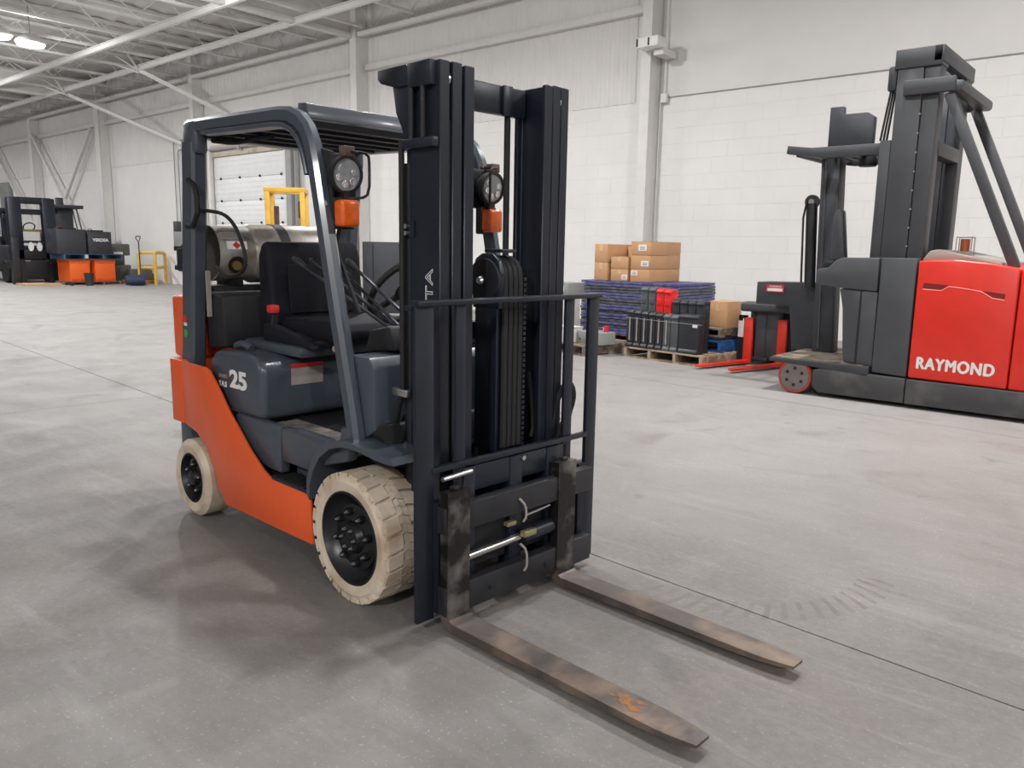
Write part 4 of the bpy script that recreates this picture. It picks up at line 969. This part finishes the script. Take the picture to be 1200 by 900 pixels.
# ================================================================== FAR LEFT GROUP
def truck(name, label, cat, loc, rz): return thing(name, label, cat, loc, rz)
# black forklift facing the camera; local +X towards the camera, Y along the picture to the right
K = thing('forklift', 'big black forklift facing the camera at the far left, with white oval lamps', 'forklift', (-28.0, 7.55, 0), 0)
for s in (-1, 1):
    MB().box((.30, s * .52 - .20, .05), (.55, s * .52 + .20, 2.83), bev=.02).build('mast_rail', black, K)
    MB().prism([(s * .13 + .085 * math.cos(2 * PI * k / 20), 1.22 + .15 * math.sin(2 * PI * k / 20)) for k in range(20)], 'x', .57, .60).build('oval_lamp', mat('white_lamp_glass', (236, 238, 238), .3), K)
    MB().box((.60, s * .42 - .07, .05), (.64, s * .42 + .07, .78)).build('fork_shank', barsteel, K)
    MB().lathe([(.16, 0), (.36, -.01), (.38, .03), (.38, .22), (.36, .26)], (-.1, s * .62 - .13, .38), (0, 1, 0), 32).build('front_wheel', rubber, K)
MB().box((.32, -.62, 2.63), (.52, .62, 2.85), bev=.02).build('mast_top_beam', black, K)
MB().box((.30, -.55, 2.28), (.40, .55, 2.42)).build('mast_crossbar', black, K)
MB().box((.45, -.60, .12), (.60, .60, .78), bev=.02).build('carriage', black2, K)
for y in (-.33, .38): MB().box((.601, y - .14, .73), (.612, y + .14, .765)).build('carriage_highlight', chrome, K)
MB().box((.40, -.52, .80), (.55, .52, 1.12), bev=.02).build('front_plate', black2, K)
MB().box((.40, -.5, 1.34), (.50, .5, 1.42)).build('backrest_rail', black2, K)
MB().box((-1.6, -.60, .35), (.10, .60, 1.25), bev=.06).build('truck_body', charc2, K)
MB().box((-1.5, -.62, 2.40), (.10, .62, 2.47)).build('guard_roof', black, K)
for x in (.05,):
    for s in (-1, 1): MB().bar((x, s * .56, 1.2), (x, s * .56, 2.42), .07, .07).build('guard_post', black, K)
b = MB().tube([(-.15 + .1 * math.sin(2 * PI * k / 24), .18 * math.cos(2 * PI * k / 24) + .1, 1.88 + .14 * math.sin(2 * PI * k / 24)) for k in range(24)], .02, closed=True)
b.build('steering_wheel', rubber, K)
MB().box((-.2, -.2, 1.72), (-.05, .45, 1.80)).build('dash', mat('dash_yellow', (150, 140, 80), .5), K)
for k in range(6): MB().box((.46, -.62 + k * .235, 1.15), (.485, -.59 + k * .235, 1.34)).build('backrest_bar', black2, K)
MB().box((1.15, -.92, .02), (1.25, -.70, 1.50), bev=.01).build('side_post', barsteel, K)
MB().box((1.05, -.92, .0), (1.40, -.74, .08), bev=.01).build('post_foot', barsteel, K)
MB().box((.45, -.86, .55), (1.2, -.74, .75)).build('post_arm', barsteel, K)
# second truck cut by the picture edge
K2 = thing('forklift', 'dark forklift partly cut off by the left picture edge', 'forklift', (-30.6, 6.9, 0), 0)
for y in (.05, .62): MB().box((.3, y - .08, .1), (.5, y + .08, 2.45), bev=.02).build('mast_rail', black, K2)
MB().box((.3, -.6, 2.35), (.5, .9, 2.55), bev=.02).build('mast_top_beam', black, K2)
MB().box((.45, -.6, 1.0), (.62, .9, 1.56), bev=.02).build('carriage', black2, K2)
for k in range(7): MB().box((.625, -.5 + k * .21, 1.02), (.64, -.44 + k * .21, 1.5)).build('carriage_rib', charc, K2)
MB().box((.2, -.6, .32), (.6, .95, .82), bev=.02).build('front_bumper', charc, K2)
MB().box((-1.6, -.6, .3), (.2, .7, 1.3), bev=.05).build('truck_body', charc2, K2)
for y in (-.4, .75): MB().cyl((.0, y - .12, .3), (.0, y + .12, .3), .3).build('wheel', rubber, K2)
MB().box((.3, .2, 1.6), (.4, .5, 2.0)).build('seat_back', greybox, K2)
# stand-up truck with mast behind the dark cases
K3 = thing('order_picker', 'dark order picker truck with a flat guard, behind the dark battery cases', 'order picker', (-29.0, 9.0, 0), 0)
MB().box((-.1, -.13, 1.1), (.1, .08, 2.96), bev=.01).build('mast_post', charc2, K3)
MB().box((-.15, -.17, 1.0), (.15, .36, 2.6), bev=.02).build('mast_panel', charc2, K3)
gd3 = MB().box((-.7, -.36, 2.58), (.5, .60, 2.70), bev=.01).build('guard_roof', charc2, K3)
for y in (.50, .36): MB().bar((.1, y, 2.6), (.15, y + .16, 1.6), .04, .04).build('guard_post', charc2, K3)
MB().box((-.9, -.45, .08), (.3, .60, 1.75), bev=.06).build('truck_body', charc2, K3)
for y in (-.35, .5): MB().cyl((.1, y - .06, .1), (.1, y + .06, .1), .1).build('wheel', rubber, K3)
MB().box((.3, -.45, 1.5), (.36, .60, 1.62)).build('front_cover', mat('dull_maroon', (110, 62, 66), .5), K3)
# orange tubs on a pallet, blue pallet, battery cases
pallet('thin grey pallet under the orange tubs', (-26.1, 8.66, 0), PI / 2, 1.62, 1.25, wood2, .10)
for y0, y1, lab in ((7.92, 8.54, 'orange plastic tub on the left of the pair'), (8.70, 9.36, 'orange plastic tub on the right of the pair')):
    t = thing('storage_tub', lab, 'tub', (-26.1, (y0 + y1) / 2, .10), 0, 'orange tubs')
    h = (y1 - y0) / 2
    MB().box((-.55, -h, .0), (.50, h, .70), bev=.02).build('tub_body', tubor, t)
    MB().box((-.56, -h - .015, .60), (.515, h + .015, .73), bev=.012).build('tub_rim', tubor, t)
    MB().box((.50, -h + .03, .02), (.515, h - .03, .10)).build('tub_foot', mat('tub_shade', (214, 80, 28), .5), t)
t = thing('waste_bin', 'small dark bin standing in front of the orange tubs', 'bin', (-25.0, 8.26, 0))
MB().lathe([(.11, 0), (.15, .40), (.155, .41), (.14, .41), (.10, .03)], (0, 0, 0), (0, 0, 1), 16, cap=False).build('bin_body', charc2, t)
MB().cyl((0, 0, .01), (0, 0, .02), .108, seg=16).build('bin_base', charc2, t)
pallet('dull blue plastic pallet lying across both orange tubs', (-26.1, 8.66, .83), PI / 2, 1.85, 1.2, bluedk, .18)
for y0, y1, zt_, lab, txt in ((7.60, 8.50, .80, 'left dark battery case on the blue pallet', ''), (8.56, 9.32, .74, 'right dark battery case with white lettering on the blue pallet', 'YERDEA')):
    t = thing('battery_case', lab, 'battery case', (-26.1, (y0 + y1) / 2, 1.01), 0, 'dark battery cases')
    h = (y1 - y0) / 2
    MB().box((-.5, -h, 0), (.45, h, zt_), bev=.015).build('case_body', charc2, t)
    MB().box((-.4, -h * .5, zt_), (.3, h * .5, zt_ + .05), bev=.01).build('case_lid', black2, t)
    if txt: text('lettering', txt, .14, whitem, t, (.455, .02, .46), (PI / 2, 0, PI / 2), offset=.004)
    MB().tube([(.2, -h * .8, zt_), (.25, -h * .6, zt_ + .12), (.2, -h * .2, zt_)], .014, smooth=1).build('case_cable', mat('cable_maroon', (110, 50, 50), .5), t)
# planks on the floor
for k, (y, ln, lab) in enumerate(((7.2, 1.1, 'pale plank on the floor before the black forklift, nearer the camera'), (7.0, .8, 'pale plank lying behind the other plank by the black forklift'))):
    tag(MB().box((-26.2 - .35 * k, y - ln / 2, 0), (-25.9 - .35 * k, y + ln / 2, .05), bev=.004).build('wood_plank', plank), lab, 'plank')
b = MB().tube([(-25.3, 7.65, .06), (-25.2, 7.72, .10), (-25.25, 7.85, .05), (-25.15, 7.78, .05)], .05, smooth=1)
tag(b.build('cable_bundle', black2), 'dark tangle of cable on the floor left of the orange tubs', 'cable')
# grey machine, blue bucket, shovel
t = thing('floor_machine', 'grimy grey machine standing right of the orange tubs', 'machine', (-27.0, 10.0, 0))
b = MB().box((-.5, -.34, .06), (.45, .32, .62), bev=.03); b.box((-.5, -.30, .62), (.1, .26, .95), bev=.02); b.build('machine_body', machg, t)
MB().box((-.5, -.36, .95), (.45, .32, 1.36), bev=.05).build('machine_hood', machg, t)
MB().box((.451, -.26, .98), (.457, .05, 1.08)).build('machine_plate', whitem, t)
for y in (-.28, .26): MB().cyl((.3, y - .04, .08), (.3, y + .04, .08), .08).build('wheel', rubber, t)
t = thing('tipped_bucket', 'dark blue bucket lying on its side before the shovel handle', 'bucket', (-24.3, 9.42, 0))
MB().lathe([(.15, -.28), (.17, -.1), (.18, .26), (.165, .26), (.14, -.26)], (0, 0, .18), (.2, 1, 0), 20).build('bucket_body', navy, t)
t = thing('shovel', 'black shovel with a D grip leaning beside the yellow barrier', 'shovel', (-24.55, 9.74, 0))
MB().bar((0, 0, .3), (-.2, .08, 1.45), .035, .035).build('shaft', black2, t)
MB().tube([(-.2, .08, 1.43), (-.22, .0, 1.56), (-.23, .02, 1.62), (-.23, .16, 1.62), (-.22, .15, 1.56)], .018, closed=True).build('grip', black2, t)
MB().prism([(-.14, .0), (.14, .0), (.13, .32), (0, .38), (-.13, .32)], 'x', -.01, .02, bev=.004).build('blade', navy, t)
# yellow barrier
t = thing('safety_barrier', 'yellow tubular safety barrier against the back wall', 'barrier', (-25.0, 10.5, 0))
P3 = [(.15, -.66, 0), (.55, -.30, 0), (-.1, .36, 0)]
for x, y, z in P3: MB().cyl((x, y, 0), (x, y, 1.06), .055, seg=12).build('post', yellow, t)
MB().tube([(.15, -.66, 1.08), (.55, -.30, 1.08), (.0, .26, 1.08), (-.08, .34, 1.04), (-.1, .36, .96)], .055, seg=10).build('top_rail', yellow, t)
MB().tube([(.15, -.66, .58), (.55, -.30, .58), (-.1, .36, .58)], .05, seg=10).build('middle_rail', yellow, t)
t = thing('scrap_pallet', 'low brown pallet with dark scrap behind the yellow barrier', 'pallet', (-25.9, 10.25, 0), 0)
MB().box((-.3, -.45, 0), (.35, .45, .12), bev=.01).build('pallet_base', mat('brown_wood', (160, 122, 70), .8), t)
b = MB()
for k in range(9): b.box((random.uniform(-.25, .0), random.uniform(-.4, .2), .12), (random.uniform(.05, .3), random.uniform(.0, .42) + .05, random.uniform(.2, .5)), bev=.01)
b.build('scrap_heap', machg, t)['kind'] = 'stuff'
# electrical box and conduits
t = thing('electrical_box', 'grey electrical box fixed to the back wall above the barrier', 'electrical box', (-24.0, 10.95, 1.25))
MB().box((-.25, -.16, 0), (.45, .04, .55), bev=.01).build('enclosure', greybox, t)
MB().box((-.30, -.12, .5), (-.05, .04, .9), bev=.01).build('switch_box', charc, t)
b = MB().tube([(-.18, -.02, .85), (-.18, -.02, 3.4), (-.14, -.02, 3.5), (.9, -.02, 3.56)], .02); b.tube([(.1, -.02, .5), (.1, -.02, 3.15), (.15, -.02, 3.22), (.9, -.02, 3.28)], .02)
b.build('conduit', greysteel, t)
t = thing('wall_panel', 'grey wall panel at the left picture edge above the dark forklift', 'panel', (-40.4, 10.95, 2.9))
MB().box((-.9, -.12, 0), (.3, .04, 1.2), bev=.02).build('enclosure', greybox, t)

# ================================================================== YELLOW-GUARDED MACHINE BEHIND THE HERO
Yk = thing('reach_truck', 'machine with yellow tubular guard and dusty mast, seen behind the gas tank and seat', 'reach truck', (-9.55, 6.2, 0), .85)
for x in (-.88, -.28):
    for y in (0.0, .55): MB().bar((x + .02, y, 1.2), (x, y, 2.36), .085, .085, bev=.01).build('guard_post', yellow, Yk)
for y in (0.0, .55): MB().bar((-.93, y, 2.37), (-.23, y, 2.37), .085, .085, bev=.01).build('guard_rail', yellow, Yk)
for x in (-.88, -.28): MB().bar((x, -.04, 2.37), (x, .59, 2.37), .08, .08, bev=.01).build('guard_crossbar', yellow, Yk)
MB().box((-.40, .40, 1.9), (-.33, .52, 2.2), bev=.01).build('guard_light', mat('dull_brown', (84, 58, 50), .5), Yk)
MB().box((-.80, .2, 1.65), (-.72, .3, 2.1), bev=.01).build('guard_strap', mat('dull_brown', (84, 58, 50), .5), Yk)
MB().box((-1.0, -.1, .08), (.35, .7, 1.25), bev=.05).build('truck_body', charc2, Yk)
for k, x in enumerate((.44, .53, .62)): MB().box((x, -.12, .05), (x + .08, .10, 2.2 + .02 * k), bev=.006).build('mast_rail', brownmast, Yk)
MB().box((.75, .1, .2), (1.45, .3, 1.50), bev=.01).build('load_backrest', charc2, Yk)
MB().box((.93, .085, .25), (.95, .1, 1.45)).build('backrest_seam', black2, Yk)
MB().box((1.40, .06, 1.47), (1.46, .3, 1.53)).build('backrest_corner', greyp, Yk)
for x in (-.7, .2):
    for y in (-.02, .6): MB().cyl((x, y - .05, .15), (x, y + .05, .15), .15).build('wheel', rubber, Yk)
